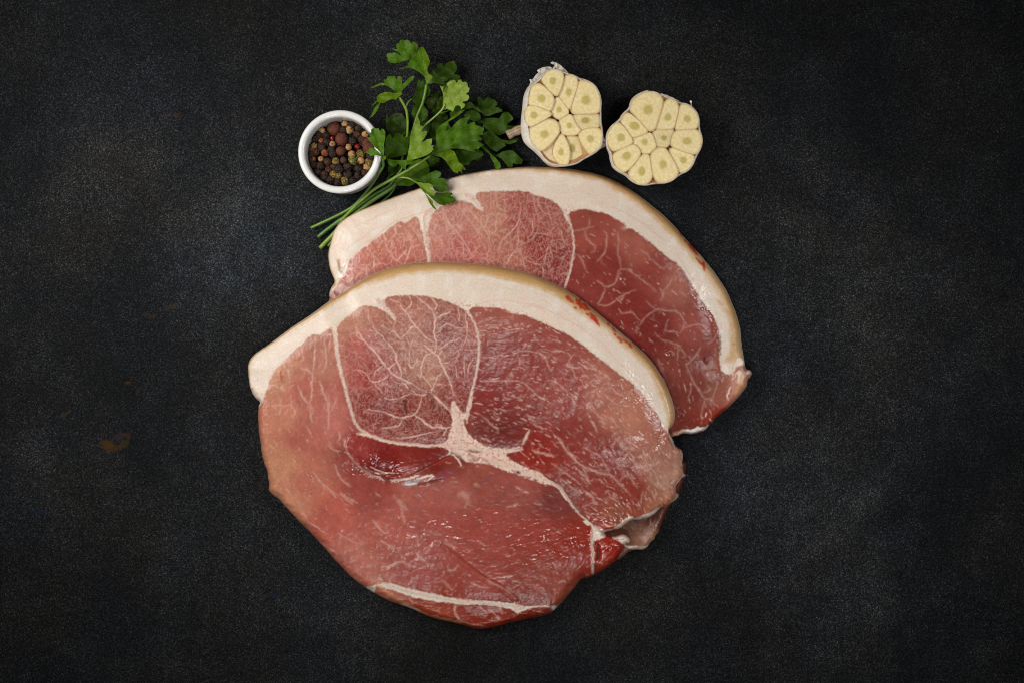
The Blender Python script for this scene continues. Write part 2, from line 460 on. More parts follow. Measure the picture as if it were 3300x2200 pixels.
# ------------------------------------------------------------------ the two steaks
def build_steak(spec, label, under=None):
    g = Grid(*spec['box'], spec['step'])
    X, Y = g.X, g.Y
    wx = 2.2 * fbm(X / 14, Y / 14, 3, 2); wy = 2.2 * fbm(X / 14, Y / 14, 8, 2)
    outline = spec['outline']
    so = g.sdf(outline, 2)
    d_out = -so
    # --- rind band
    rin = spec['rind_inner']
    rp = np.vstack([rin, spec['rind_far']])
    sr = g.sdf(rp, 3)
    rind_m = sst(1.6, -1.6, sr + wx * .6)
    rind_c = sst(11, -9, sr + wx * 1.2 + 4 * fbm(X / 40, Y / 40, 2, 2)) * sst(-1, 3, d_out)
    d_in = np.maximum(-sr, 0)
    tt = np.clip(d_out / (np.maximum(d_out, 0) + d_in + 1e-6), 0, 1)
    # --- colours: fat
    cxc, cyc = spec['centre']
    ang = np.arctan2(Y - cyc, X - cxc); rad = np.hypot(X - cxc, Y - cyc)
    along = ang * 560; across = np.where(sr > 0, np.abs(sr), -np.abs(sr))
    across = d_out + 6 * fbm(X / 60, Y / 60, 4, 2)
    f_n = fbm(X / 55, Y / 55, 21, 4)
    streak = fbm(along / 70, across / 5.0, 31, 3)
    streak2 = fbm(along / 26, across / 2.6, 35, 2)
    fat = lin((216, 198, 180)) * np.ones(g.shape + (1,))
    pink = lin((212, 176, 158))
    cool = lin((224, 214, 202))
    k = np.clip(sst(.12, .6, streak) * .42 + sst(.1, .7, streak2) * .3 + sst(0, .8, f_n) * .16, 0, 1)[..., None] * spec['fat_pink'](X, Y)[..., None]
    fat = fat * (1 - k) + pink * k
    k = sst(0, .6, -f_n)[..., None] * .5
    fat = fat * (1 - k) + cool * k
    k = (.55 * sst(110, 190, d_out))[..., None]
    fat = fat * (1 - k) + lin((222, 184, 166)) * k
    k = (sst(105, 150, d_out) * sst(-.05, .45, fbm(X / 9, Y / 9, 23, 3)) * .75)[..., None]
    fat = fat * (1 - k) + lin((188, 112, 96)) * k
    rc_in = lin((194, 152, 98)); rc_out = lin((166, 126, 82))  # outer rind edge darker: slight shading put into the colour
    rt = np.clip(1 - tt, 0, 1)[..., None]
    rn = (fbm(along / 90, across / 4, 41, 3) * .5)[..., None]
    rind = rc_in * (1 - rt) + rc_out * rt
    rind = rind * (1 + .30 * rn)
    paler = spec['rind_pale'](X, Y)[..., None]
    rind = rind * (1 - paler) + lin((224, 196, 160)) * paler
    # --- lean muscle colour from places in the photograph
    cp = np.array([p[:2] for p in spec['tones']]) / VIEWS['O'][2]
    cv = lin(np.array([p[2:] for p in spec['tones']]) * np.array([.97, .935, .95]))
    lean = g.idw(cp, cv, 6, 50)
    lum0 = lean.mean(-1, keepdims=True)
    lean = np.clip(lean * np.clip(.74 + 1.0 * lum0, .7, .98), .004, 1)
    lean = np.clip(lean * np.array([.855, .80, .83]) - .008, .003, 1)
    mottle = fbm(X / 38, Y / 38, 51, 4)
    lean = lean * (1 + .15 * mottle[..., None])
    lum = (fbm(X / 9, Y / 9, 57, 3))[..., None]
    lean = lean * (1 + .08 * lum)
    # --- regions
    region = np.where(rind_m > .5, 1, 0)
    light = np.zeros(g.shape)      # fat marbling inside lean
    lean_m = np.zeros(g.shape)
    bulge = np.zeros(g.shape)
    lift = np.zeros(g.shape)
    msk = {}
    for i, (mname, poly, style) in enumerate(spec['muscles']):
        p = chaikin(poly, 2)
        sm = g.sdf(p, 3) + wx * 1.3
        m = sst(3.0, -3.4, sm + 1.5 * fbm(X / 5, Y / 5, 19, 2)) * (1 - rind_m) if not style.get('over_rind') else sst(1.8, -1.8, sm)
        msk[mname] = sm
        lean_m = np.maximum(lean_m, m)
        region = np.where(m > .5, i + 2, region)
        bulge = np.maximum(bulge, np.clip(-sm / 30, 0, 1) ** .5)
        if 'net' in style:
            for sc, st, seed, thick in style['net']:
                q = 10 * fbm(X / 45, Y / 45, seed, 2)
                a = style.get('ang', 70); ca, sa = math.cos(math.radians(a)), math.sin(math.radians(a))
                st_ = style.get('stretch', 1.5)
                u = ((X + q) * ca + (Y - q) * sa) / (sc * st_); v = (-(X + q) * sa + (Y - q) * ca) / sc
                f1, f2 = worley(u, v, seed)
                line = sst(thick / sc, thick * .25 / sc, f2 - f1)
                brk = sst(-.5, .3, fbm(X / (sc * 1.1), Y / (sc * 1.1), seed + 7, 2))
                light = np.maximum(light, line * st * brk * m)
        if 'tint' in style:
            lean = np.where(m[..., None] > .5, lean * np.array(style['tint']), lean)
    # --- oriented flecks of fat
    fa = spec['fibre']
    fang = g.idw(np.array([f[:2] for f in fa]), [f[2] for f in fa], 8, 120)
    grain = 0; gw = 0
    for ka in range(-60, 121, 20):
        wk = np.clip(1 - np.abs(fang - ka) / 20, 0, 1)
        if wk.max() <= 0: continue
        c_, s_ = math.cos(math.radians(ka)), math.sin(math.radians(ka))
        grain = grain + wk * fbm((X * c_ + Y * s_) / 30, (-X * s_ + Y * c_) / 7.5, 83 + ka, 2); gw = gw + wk * wk
    grain = grain / np.sqrt(np.maximum(gw, .2))
    lean = lean * (1 + .07 * grain + .08 * np.clip(fbm(X / 120, Y / 120, 91, 2), -1, 1))[..., None]
    def sample(img, x, y):
        j = int((y - g.y0) / g.step); i = int((x - g.x0) / g.step)
        if 0 <= j < g.shape[0] and 0 <= i < g.shape[1]: return img[j, i]
        return None
    fleck = np.zeros(g.shape)
    R = random.Random(spec['seed'])
    for mname, cnt, lmin, lmax, wmin, wmax, vmin, vmax in spec['flecks']:
        ridx = [i for i, mm in enumerate(spec['muscles']) if mm[0] == mname][0] + 2
        jj, ii = np.nonzero((region == ridx) & (so < -4))
        if not len(jj): continue
        for _ in range(cnt):
            q = R.randrange(len(jj)); x = g.X[jj[q], ii[q]]; y = g.Y[jj[q], ii[q]]
            # flecks gather in loose rows
            if vnoise(np.array([x / 60.]), np.array([y / 60.]), 77)[0] < R.uniform(-.9, .35): continue
            a = math.radians(fang[jj[q], ii[q]] + R.gauss(0, 7))
            L = R.uniform(lmin, lmax) * (R.random() ** .7 + .25)
            w = R.uniform(wmin, wmax); v = R.uniform(vmin, vmax)
            bend = R.uniform(-.12, .12) * L
            P_ = []
            for t in np.linspace(-.5, .5, 6):
                ox = t * L; oy = bend * (t * t - .25) * 2 + R.uniform(-.9, .9)
                P_.append((x + ox * math.cos(a) - oy * math.sin(a), y + ox * math.sin(a) + oy * math.cos(a)))
            g.stamp(fleck, P_, w, v, 1.7)
            if R.random() < .25:      # a side branch and a knot where they meet
                b = a + R.choice((-1, 1)) * R.uniform(.7, 1.5); L2 = L * R.uniform(.25, .6)
                p0 = P_[R.choice((2, 3))]
                P2 = [(p0[0] + t * L2 * math.cos(b) + R.uniform(-1, 1), p0[1] + t * L2 * math.sin(b) + R.uniform(-1, 1)) for t in np.linspace(0, 1, 4)]
                g.stamp(fleck, P2, w * .9, v * .9, 1.6)
                g.stamp(fleck, [p0, (p0[0] + 1, p0[1] + 1)], w * 1.7, v, 2.0, False)
    light = np.maximum(light, fleck * lean_m)
    # --- veins traced by hand
    vein = np.zeros(g.shape); seam = np.zeros(g.shape)
    extra = []
    for i, (kind, w, sp) in enumerate(spec['strokes']):
        p = wobble(chaikin(pts(sp), 1, False), min(w * .35, 1.8) + 1.2, 9, False, i)
        if kind == 'v': g.stamp(vein, p, w * spec.get('vw', .85), spec.get('vs', .85), 2.1)
        elif kind == 'f': g.stamp(vein, p, w, .42, 2.4)  # soft pale patches: fat knots, and sheen put into the colour
        elif kind == 's': g.stamp(seam, p, w * .55, .96, 3.2)
        else:
            im = np.zeros(g.shape); g.stamp(im, p, w * (1.4 if kind == 'ink' else 1.0), 1.0, {'dark': 3, 'shade': 9}.get(kind, 2.0)); extra.append((kind, im))
    # side twigs off the veins: fine threads
    for i, (kind, w, sp) in enumerate(spec['strokes']):
        if kind != 'v': continue
        p = wobble(pts(sp), 1.0, 16, False, i + 50)
        for _ in range(int(len(p) * spec.get('twigs', .3))):
            j = R.randrange(len(p)); a = R.uniform(0, 2 * math.pi); L = R.uniform(10, 34)
            P2 = [(p[j][0] + t * L * math.cos(a + t * R.uniform(-.5, .5)), p[j][1] + t * L * math.sin(a + t * .4)) for t in np.linspace(0, 1, 5)]
            g.stamp(vein, P2, R.uniform(1.4, 2.8), R.uniform(.3, .7), 1.6)
    mr = 0
    for nm in spec.get('soft', ()):
        mr = np.maximum(mr, sst(2, -6, msk[nm]))
    vein = vein * (1 - mr) + (.36 * vein + .36 * blur(vein, 1)) * mr
    vein = vein * np.clip(.95 + .5 * fbm(X / 18, Y / 18, 67, 2), .5, 1.06)
    light = np.clip(np.maximum(light, vein), 0, 1)
    wob = .86 + .25 * fbm(X / 12, Y / 12, 61, 2)
    col = fat
    lm = lean_m[..., None]
    vc = lin((218, 178, 162)) * (1 + .1 * f_n[..., None])
    lean2 = lean * (1 - (light * wob)[..., None]) + vc * (light * wob)[..., None]
    col = col * (1 - lm) + lean2 * lm
    sm_ = np.clip(seam * (1.02 + .2 * fbm(X / 8, Y / 8, 63, 2)), 0, 1)[..., None]
    seamc = lin((212, 182, 166)) * (1 - .45 * np.clip(fbm(X / 9, Y / 9, 65, 3), 0, 1)[..., None])
    col = col * (1 - sm_) + seamc * sm_
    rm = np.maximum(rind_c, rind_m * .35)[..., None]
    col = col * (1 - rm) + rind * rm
    ecol = {'dark': (78, 22, 18), 'purple': (128, 62, 70), 'blue': (150, 150, 158), 'ink': (170, 40, 10), 'pale': (232, 212, 196), 'tan': (196, 142, 96),
            'red': (150, 40, 26), 'pinkline': (205, 150, 124), 'shade': None, 'cut': (226, 216, 208)}
    dig = np.zeros(g.shape)
    for kind, im in extra:
        a = im[..., None]
        if kind == 'shade': dig = np.maximum(dig, im); continue
        st = {'dark': .85, 'purple': .5, 'blue': .75, 'ink': .9, 'pale': .8, 'tan': .5, 'red': .6, 'pinkline': .5, 'cut': .8}[kind]
        col = col * (1 - a * st) + lin(ecol[kind]) * a * st
        if kind == 'dark': dig = np.maximum(dig, im * .7)
    col = np.clip(col * spec.get('gain', 1.0), 0.003, .92)
    # --- relief (mm)
    T = spec['T']
    ew = g.idw(np.array([e[:2] for e in spec['edge']]), [e[2] for e in spec['edge']], 8, 60)
    ew = ew * (1 + .35 * fbm(X / 22, Y / 22, 71, 2))
    prof = np.sqrt(np.clip(1 - (1 - np.clip(d_out / np.maximum(ew, 4), 0, 1)) ** 2, 0, 1))
    prof = prof + (1 - prof) * sst(1.0, .8, np.maximum(sr, 0) / np.maximum(d_out, .1)) * (d_out > 0)
    z = T * (.16 + .84 * prof)
    zr = T * (.14 + .86 * np.sqrt(np.clip(1 - (1 - tt) ** 2.4, 0, 1)))
    roll = 3.0
    z = np.where(sr < 0, zr * (T - roll) / T, z - roll * (1 - sst(-10, 85, sr)) * sst(1.3, .7, np.maximum(sr, 0) / np.maximum(d_out, .1)))
    swell = spec['swell'](X, Y) * np.clip(d_out / 50, 0, 1)
    z = z + swell
    z = z + .55 * bulge * lean_m * np.clip(d_out / 30, 0, 1)
    z = z + .22 * light * lean_m + .35 * seam
    ripple = fbm(X / 26, Y / 26, 81, 3)
    wet = spec['wet'](X, Y)
    wet = np.clip(wet * (.25 + 1.1 * sst(-.15, .45, fbm(X / 34, Y / 34, 97, 3))), 0, 1)
    z = z + (.24 * ripple + (.05 + .26 * wet) * grain) * (.25 + .75 * lean_m) * np.clip(d_out / 12, 0, 1)
    z = z + wet * .22 * fbm(X / 8, Y / 8, 85, 2) * np.clip(d_out / 12, 0, 1)
    z = z + .07 * streak * (1 - lean_m) * np.clip(d_out / 12, 0, 1)
    for poly, amt, soft in spec.get('lifts', []):
        sl = g.sdf(chaikin(pts(poly), 2), 3)
        z = z + amt * sst(soft, -soft, sl) * (sst(1430, 1580, Y) if amt > 1.2 else 1)
    z = z - 2.4 * blur(dig, 1)
    z = np.maximum(z, .8)
    base = np.zeros(g.shape)
    if under is not None:
        base = under(X, Y)
    zt = (z + base) * MM
    # --- mesh: keep every cell that touches the inside, pull outside corners onto the outline
    ins = so < 0
    cell = ins[:-1, :-1] | ins[1:, :-1] | ins[:-1, 1:] | ins[1:, 1:]
    if 'keep' in spec:
        kc = spec['keep'](X, Y)
        cell &= kc[:-1, :-1]
    use = np.zeros(g.shape, bool)
    use[:-1, :-1] |= cell; use[1:, :-1] |= cell; use[:-1, 1:] |= cell; use[1:, 1:] |= cell
    idx = np.full(g.shape, -1); idx[use] = np.arange(use.sum())
    px = X[use].copy(); py = Y[use].copy()
    outm = ~ins[use]
    _, qx, qy = sdf_pts(outline, px[outm], py[outm], True)
    px[outm] = qx; py[outm] = qy
    zz = zt[use]
    zz[outm] = base[use][outm] * MM + T * .10 * MM
    wxx, wyy = W(px, py, zz)
    V = np.stack([wxx, wyy, zz], 1)
    jj, ii = np.nonzero(cell)
    F = np.stack([idx[jj + 1, ii], idx[jj + 1, ii + 1], idx[jj, ii + 1], idx[jj, ii]], 1)
    # skirt down to whatever the slice lies on
    E = np.vstack([F[:, [0, 1]], F[:, [1, 2]], F[:, [2, 3]], F[:, [3, 0]]])
    key = np.sort(E, 1); kk = key[:, 0].astype(np.int64) * len(V) + key[:, 1]
    _, inv, cnt = np.unique(kk, return_inverse=True, return_counts=True)
    be = E[cnt[inv.ravel()] == 1]
    bv = np.unique(be); mp = np.full(len(V), -1); mp[bv] = np.arange(len(bv)) + len(V)
    low = V[bv].copy()
    lz = base[use][bv] * MM + .0002
    if 'keep' in spec: lz = np.minimum(lz, .0002)
    low[:, 2] = np.minimum(lz, low[:, 2] - .0003)
    ctr = np.array(W(cxc, cyc, 0)); dvec = ctr - low[:, :2]; dvec /= np.linalg.norm(dvec, axis=1, keepdims=True)
    low[:, :2] += dvec * .0006
    V2 = np.vstack([V, low])
    SK = np.stack([be[:, 1], be[:, 0], mp[be[:, 0]], mp[be[:, 1]]], 1)
    nrm = vert_normals(V2, [F, SK])
    cu = col[use]; cu2 = np.vstack([cu, cu[bv] * .9])  # skirt foot painted a little darker, as if in shade
    wu = np.concatenate([wet[use] * np.ones(use.sum()), wet[use][bv]])
    root = empty('pork_steak', 0, 0, 0, label, 'steak')
    reg = region[jj, ii]
    # skirt faces go with the face they hang from
    ecell = np.tile(np.arange(len(F)), 4)[cnt[inv.ravel()] == 1]
    regs = reg[ecell]
    names = ['fat_layer', 'rind'] + [m[2].get('name', 'muscle') for m in spec['muscles']]
    mats = [MAT['fat'], MAT['rind']] + [MAT['lean']] * len(spec['muscles'])
    for r in range(len(names)):
        ff = np.vstack([F[reg == r], SK[regs == r]])
        if not len(ff): continue
        ids = np.unique(ff); mm = np.full(len(V2), -1); mm[ids] = np.arange(len(ids))
        o = mesh_np(names[r], V2[ids], mm[ff], mats[r], root, cu2[ids], {'wet': wu[ids]}, True, nrm[ids])
        if r > 1 and 'label' in spec['muscles'][r - 2][2]: o['label'] = spec['muscles'][r - 2][2]['label']
    bx, by = W(cxc, cyc, 0)
    settle(root, (float(bx), float(by), 0))
    return g, so

def gauss(X, Y, cx, cy, rx, ry, rot=0):
    a = math.radians(rot); dx = X - cx; dy = Y - cy
    u = dx * math.cos(a) + dy * math.sin(a); v = -dx * math.sin(a) + dy * math.cos(a)
    return np.exp(-(u / rx) ** 2 - (v / ry) ** 2)

# ---- outlines in photo pixels
front_outline = pts("""D 190,1238 135,1195 100,1140 75,1060 65,960 58,880 75,820 110,770 170,720 260,665 400,560 520,470 640,395 760,310 900,205
 A 250,1440 400,1340 560,1240 700,1170 880,1110 1080,1085 1280,1078 1500,1085 1750,1105 1950,1135 2195,1185
 G 940,5 1050,55 1180,130 1300,220 1430,330 1560,440 1680,540 1800,650 1880,760 1950,880 2000,1000 2028,1110 2022,1190 2000,1240 1965,1272 1990,1310 2020,1370
 T 690,230 720,275 770,300 790,360 780,430 790,490 803,545 825,575 790,590 760,625 720,680 730,730 752,770 720,805 690,830 650,865 625,888 590,885 575,880 545,900 520,940 480,970
 430,1000 390,997 340,1015 290,1010 240,1035 190,1070 150,1100 60,1125
 H 1200,1098 1225,1120 1262,1134 1300,1135 1340,1140 1400,1110 1460,1120 1510,1180 1490,1225 1440,1215 1440,1260 1420,1320 1380,1370 1320,1430 1250,1480 1180,1530 1110,1560
 J 2350,535 2260,545 2200,630 2130,710 2060,800 1990,860 1950,905 1900,935 1800,960 1700,975 1600,1000 1500,1020 1400,1050 1290,1080 1150,1095 1080,1080 980,1050 860,1020 700,985
 620,960 500,910 420,870 300,830 160,780 I 1000,1240 920,1190 830,1130 760,1060 690,990 630,920 560,840 470,745 380,655 300,570 240,500 200,473 165,440 160,420 165,380 150,320 150,280 120,210 105,150 100,80 85,0
 D 165,1450 160,1350 170,1270""")
front_outline = wobble(chaikin(front_outline, 1), 1.0, 16, True, 3)

back_outline = pts("""A 200,1455 190,1400 210,1340 255,1280 225,1220 195,1140 180,1040 190,950 215,850 245,750 300,680 380,620 500,560 620,510 800,440 960,385 1100,335 1250,285 1400,235 1600,185 1750,160 1900,140 2195,118
 B 200,122 400,135 600,165 780,215 940,285 1080,375 1220,480 1350,585 1480,710 1600,850 1720,980 1850,1130 1950,1270 2030,1400 2090,1560
 C 990,140 1040,260 1080,370 1105,480 1110,600 1130,700 1145,825 1190,825 1210,850 1195,900 1165,915 1165,960 1140,1010 1080,1080 1010,1160 940,1220 870,1270 835,1320 800,1360 760,1395 700,1415 640,1425 590,1410 540,1430 480,1450
 Z 2110,1440 2150,1476 T 790,420 820,430 825,460 815,520 800,600 770,690 745,735 700,830 645,890 610,960 580,1050 545,1110 545,1135 510,1170 500,1215 470,1220 430,1290 380,1320 330,1310 240,1330 190,1380 120,1430
 Z 1900,1790 1800,1690 1700,1560 1500,1330 1250,1160 1100,1050 1040,1010""")
back_outline = wobble(chaikin(back_outline, 1), .9, 16, True, 5)

FRONT = dict(
  box=(790, 830, 2230, 2040), step=2.0, T=13.0, centre=(1500, 1450), seed=11,
  outline=front_outline, vw=.98, vs=.90, soft=('right', 'low', 'strip'),
  rind_inner=pts("""D 108,1185 95,1150 84,1060 78,960 70,885 90,825 125,785 180,735 270,680 410,582 530,492 660,415 790,332 930,240 1060,165
   A 400,1382 560,1310 720,1260 880,1220 1080,1185 1280,1172 1500,1180 1750,1205 1950,1245 2195,1310
   G 880,75 1000,130 1100,185 1200,270 1320,350 1450,430 1560,540 1700,660 1800,760 1870,880 1915,1000 1945,1100 1960,1200 1968,1285"""),
  rind_far=pts("Z 2300,1392 2300,650 1500,600 650,850 650,1190 800,1290"),
  muscles=[
   ('low', pts("""D 150,1330 215,1225 245,1120 275,1020 330,915 380,860 450,800 500,740 560,690 610,650 650,595 720,548 760,560 790,560 850,510 905,480 930,600 940,700 960,800 985,900 1010,1000 1040,1080 1070,1180 1095,1280 1110,1350 1140,1430 1190,1500 1240,1560
     F 285,440 330,520 310,590 320,640 350,700 410,760 490,810 570,850 660,870 760,870 850,840 930,800 1000,770 1100,720 1200,680 1290,670 1350,690 1400,742 1480,752 1560,756 1650,764 1750,806 1850,850 1950,866 2050,895 2195,945
     H 200,440 320,480 450,525 560,560 620,560 690,590 740,680 790,740 850,800 900,860 930,900 1000,960 1080,1030 1075,1150 1075,1300 1090,1420 1075,1560
     J 2500,600 2400,800 1950,850 1870,840 1750,850 1600,850 1550,820 1400,800 1250,790 1100,785 950,770 800,745 650,710 500,680 350,640 200,600 110,590 Z 1150,1900 700,1900 700,1300"""), {}),
   ('round', pts("""E 130,620 120,560 150,500 200,450 280,390 370,320 450,290 530,308 620,330 680,370 740,410 775,470 790,450 770,400 720,350 680,310 645,260 640,225 700,200 780,183 900,180 1050,180 1200,200 1350,245 1480,300 1560,350 1600,390 1650,460 1690,560 1715,680 1715,820 1700,950 1680,1080 1650,1180 1620,1290 1590,1420 1570,1510 1530,1500 1490,1440 1440,1370 1415,1370 1405,1440 1395,1500
     F 1260,260 1285,330 1260,390 1250,470 1220,540 1150,570 1080,575 1000,570 900,560 780,560 650,530 560,515 480,480 400,450 350,410 310,350 280,290 255,200 235,100 215,0 E 270,1430 240,1300 215,1200 190,1100 170,1000 155,900 145,800 130,700"""),
     dict(net=[(40, .26, 5, 3.6), (19, .34, 9, 3.0), (9, .24, 12, 2.6)], ang=65, stretch=1.5, label='rounded well marbled muscle')),
   ('right', pts("""G 292,275 300,250 330,235 400,232 440,240 520,235 600,255 640,285 700,290 760,300 850,340 960,385 1010,415 1100,445 1160,490 1280,570 1350,640 1440,700 1530,770 1600,830 1680,880 1750,950 1820,1040 1870,1120 1910,1200 1945,1290 2400,1300
     Z 2350,1700 H 1880,1000 1200,1250 1180,1100 1090,1020 1010,940 930,880 880,820 830,740 760,640 700,570 640,530 560,480 480,410 380,390 300,350 200,300 120,250 105,205 180,190 300,180
     F 1980,585 1900,600 1780,612 1650,595 1560,560 1480,500 1420,430 1395,360 1400,300 1430,320 1460,200 1480,100 1490,0 G 275,1100 300,1000 330,880 360,780 375,650 378,540 350,420 320,330"""),
     dict(label='large dark red muscle with short fat flecks')),
   ('oval', pts("""F 330,470 260,455 215,500 200,580 210,650 255,710 330,780 420,840 520,890 620,915 740,905 840,860 930,820 1000,790 1100,740 1200,690 1260,640 1200,600 1120,585 1000,590 880,580 740,572 620,550 520,520 420,485"""),
     dict(tint=(1.0, .66, .66), label='small dark glistening oval muscle')),
   ('tip', pts("""H 1090,1190 1150,1180 1225,1135 1300,1140 1330,1175 1395,1200 1440,1225 1600,1300 1500,1700 1060,1640 1090,1540 1098,1420 1090,1300 1088,1220"""), dict(label='bright red ragged tip of meat')),
   ('strip', pts("""J 40,600 60,630 180,660 300,695 420,740 560,770 700,795 850,808 915,820 1050,830 1150,820 1300,840 1450,860 1510,880 1560,925 1620,905 1680,875 1800,842 1900,850 1960,870 2000,1000 1500,1200 900,1200 300,1000 0,800"""), dict(label='dark red strip of meat below the lower fat line')),
  ],
  tones=[(640,860,204,150,116),(700,900,190,116,94),(690,1000,186,112,90),(650,960,204,140,110),(740,820,190,134,108),(760,950,194,122,104),(800,740,190,138,110),(830,800,184,108,96),
   (860,860,170,78,70),(850,930,148,62,54),(930,740,178,116,92),(960,800,174,118,92),(990,850,174,118,92),(950,940,148,62,50),(1000,700,172,112,90),(1020,760,152,76,64),(1060,860,154,66,58),
   (1000,970,142,60,48),(1120,740,172,102,84),(1150,800,158,78,68),(1120,900,148,62,56),(1200,850,158,74,64),(1300,900,164,82,70),(1400,900,182,118,96),(1450,950,192,134,106),(1500,1000,186,124,100),
   (1300,1000,156,70,60),(1150,1000,132,56,48),(1230,1050,158,50,36),(1400,1050,156,70,58),(1530,1060,186,138,114),(1545,1100,194,154,128),(1520,1150,182,124,92),(1450,1130,158,70,56),
   (1420,1190,168,98,72),(1350,1100,156,70,58),(870,1060,142,54,46),(840,1030,160,78,70),(1000,1060,142,58,48),(1050,1050,152,76,60),(1100,1090,166,92,74),(700,1120,198,124,98),(640,1070,206,150,112),
   (670,1150,204,146,112),(760,1180,194,106,86),(850,1120,168,86,72),(950,1130,180,106,90),(1050,1130,180,106,90),(1200,1120,170,94,80),(1280,1150,140,72,62),(900,1220,188,104,86),(1000,1200,180,98,84),
   (1100,1220,176,90,76),(1250,1230,172,78,64),(1330,1250,168,66,52),(1400,1230,176,56,42),(800,1300,196,124,102),(870,1360,192,122,100),(950,1320,176,94,82),(1100,1330,172,84,70),(1250,1330,166,86,70),
   (1000,1390,166,76,52),(1100,1400,156,58,40),(1200,1400,150,60,44),(1290,1380,166,92,70),(1150,700,176,104,86),(1240,1390,150,70,52)],
  fibre=[(1600,1100,4),(1750,1050,18),(1900,1150,38),(2000,1300,46),(2050,1500,55),(2100,1600,62),(1850,1450,42),(1750,1550,35),(1650,1400,25),(1600,1200,5),(900,1500,58),(950,1250,84),(1000,1400,72),(880,1300,75),
   (1000,1650,42),(1200,1800,24),(1500,1930,8),(1300,1620,30),(1450,1700,8),(1700,1700,-16),(1700,1850,-10),(1850,1650,30),(1850,1800,-50),(1250,1450,-25),(1100,1450,50),(1250,1100,60),(1400,1200,70)],
  flecks=[('right', 640, 7, 24, 1.6, 3.6, .35, .85), ('right', 500, 6, 14, 1.2, 2.4, .2, .5), ('low', 330, 6, 20, 1.3, 3.2, .15, .48), ('round', 700, 6, 16, 1.3, 2.2, .2, .5), ('strip', 40, 8, 25, 1.3, 2.4, .2, .5), ('tip', 30, 8, 20, 1.2, 2.4, .2, .5)],
  strokes=[
   # seam left of the round muscle
   ('s', 17, "E 60,520 100,600 115,700 120,800 135,900 160,1000 180,1080 215,1200 240,1320 265,1420 300,1520"),
   ('s', 13, "F 215,60 240,160 265,260 290,340 340,410 400,450 500,490 580,515"),
   ('s', 15, "F 560,515 640,535 760,555 900,570 1020,585 1130,575 1220,560"),
   ('s', 11, "E 1590,370 1650,440 1690,540 1715,650 1722,760 1718,880 1700,1000 1675,1120 1650,1220 1625,1330 1595,1440 1575,1530"),
   ('s', 9, "F 1480,80 1455,200 1430,290 1425,350"),
   ('s', 26, "E 1440,1370 1430,1430 1440,1500 F 1330,260 1340,340 1350,420 1380,480"),
   ('s', 17, "E 610,270 660,330 710,370 760,420 785,470"), ('s', 30, "E 560,230 610,265 650,300"),
   # big veins of the round muscle
   ('v', 7, "E 330,540 380,630 450,720 530,785 590,860 640,930 700,1000 760,1070 850,1110 930,1150 1020,1200"),
   ('v', 6, "E 1020,1200 1100,1250 1180,1290 1260,1350 1340,1420 1410,1480"), ('v', 8, "E 1180,1280 1260,1340 1330,1410 1400,1480"),
   ('v', 6.5, "E 690,715 750,770 790,830 790,900 820,960 850,1030 850,1110"), ('v', 7, "E 1000,180 1080,250 1170,310 1210,370 1230,440 1225,530 1215,620 1240,700 1240,780 1225,830"),
   ('v', 5.5, "E 830,260 850,320 910,370 940,430 985,500 1040,560 1090,610 1130,660 1200,700"), ('v', 4.5, "E 910,370 900,330 960,300 960,240 930,190"), ('v', 4.5, "E 830,260 780,250 720,220"),
   ('v', 5, "E 1230,440 1290,410 1360,380 1400,360"), ('v', 4, "E 1230,550 1290,550 1340,500 1400,500 1460,550 1530,545"), ('v', 4.5, "E 1240,770 1300,765 1370,715 1420,685 1480,680 1490,650"),
   ('v', 5, "E 1210,340 1260,300 1230,250 1180,210"), ('v', 4, "E 1360,480 1330,540"), ('v', 4, "E 1480,300 1500,400 1500,470"), ('v', 4, "E 1570,370 1575,460 1590,560 1580,640 1560,710"),
   ('v', 7, "E 1100,730 1160,790 1230,830 1270,880 1300,950 1340,1030 1380,1110 1420,1200 1430,1290"), ('v', 6, "E 1230,830 1150,830 1110,870 1090,930 1065,1000 1080,1070 1050,1100"),
   ('v', 5, "E 940,790 945,870 935,930 960,1000 990,960 1020,920 1030,870"), ('v', 4, "E 1270,860 1300,800 1290,760"), ('v', 4, "E 1300,940 1350,940 1390,920"),
   ('v', 5, "E 1300,1050 1240,1100 1230,1160 1190,1240 1180,1270"), ('v', 4, "E 1240,1180 1310,1180"), ('v', 4, "E 1080,1070 1140,1140 1190,1210"),
   ('v', 5.5, "E 850,1130 890,1180 930,1230"), ('v', 5, "E 720,1080 650,1120 600,1140 540,1150 500,1135"), ('v', 4.5, "E 540,1150 580,1210 630,1260"), ('v', 4.5, "E 500,1135 470,1070 410,1030 340,1010"),
   ('v', 4.5, "E 640,960 600,1000 560,1020 545,1080"), ('v', 5, "E 790,930 750,970 710,1000"), ('v', 4, "E 780,480 755,540 790,610 840,670"), ('v', 6, "E 850,640 920,600 960,540 1000,520"), ('f', 12, "E 900,610 940,590"),
   ('v', 4, "E 990,660 960,720 945,790"), ('v', 3.5, "E 520,480 560,570 640,650 690,715"), ('v', 3.5, "E 340,560 350,640 400,680"), ('v', 3.5, "E 470,350 480,430 500,500"), ('v', 3.5, "E 680,370 690,440 740,500"),
   ('v', 4, "E 1450,830 1490,780 1500,840"), ('v', 4, "E 1660,880 1610,960 1590,1060"), ('v', 3.5, "E 1560,880 1550,960 1560,1080"), ('v', 3.5, "E 1460,980 1480,1100"),
   ('v', 8, "F 900,270 960,310 1020,360 1070,400 1130,385 1200,405 1260,395"), ('v', 5, "F 480,225 560,230 620,250 680,280 750,300 820,290 900,265 940,200 960,130 980,60"),
   ('v', 4.5, "F 750,300 770,350 720,390 640,390 560,410"), ('v', 5, "F 1100,390 1120,360 1180,380"), ('v', 4.5, "F 700,500 780,500 870,490 950,470 1030,450 1110,440"), ('v', 4, "F 1180,480 1220,420"),
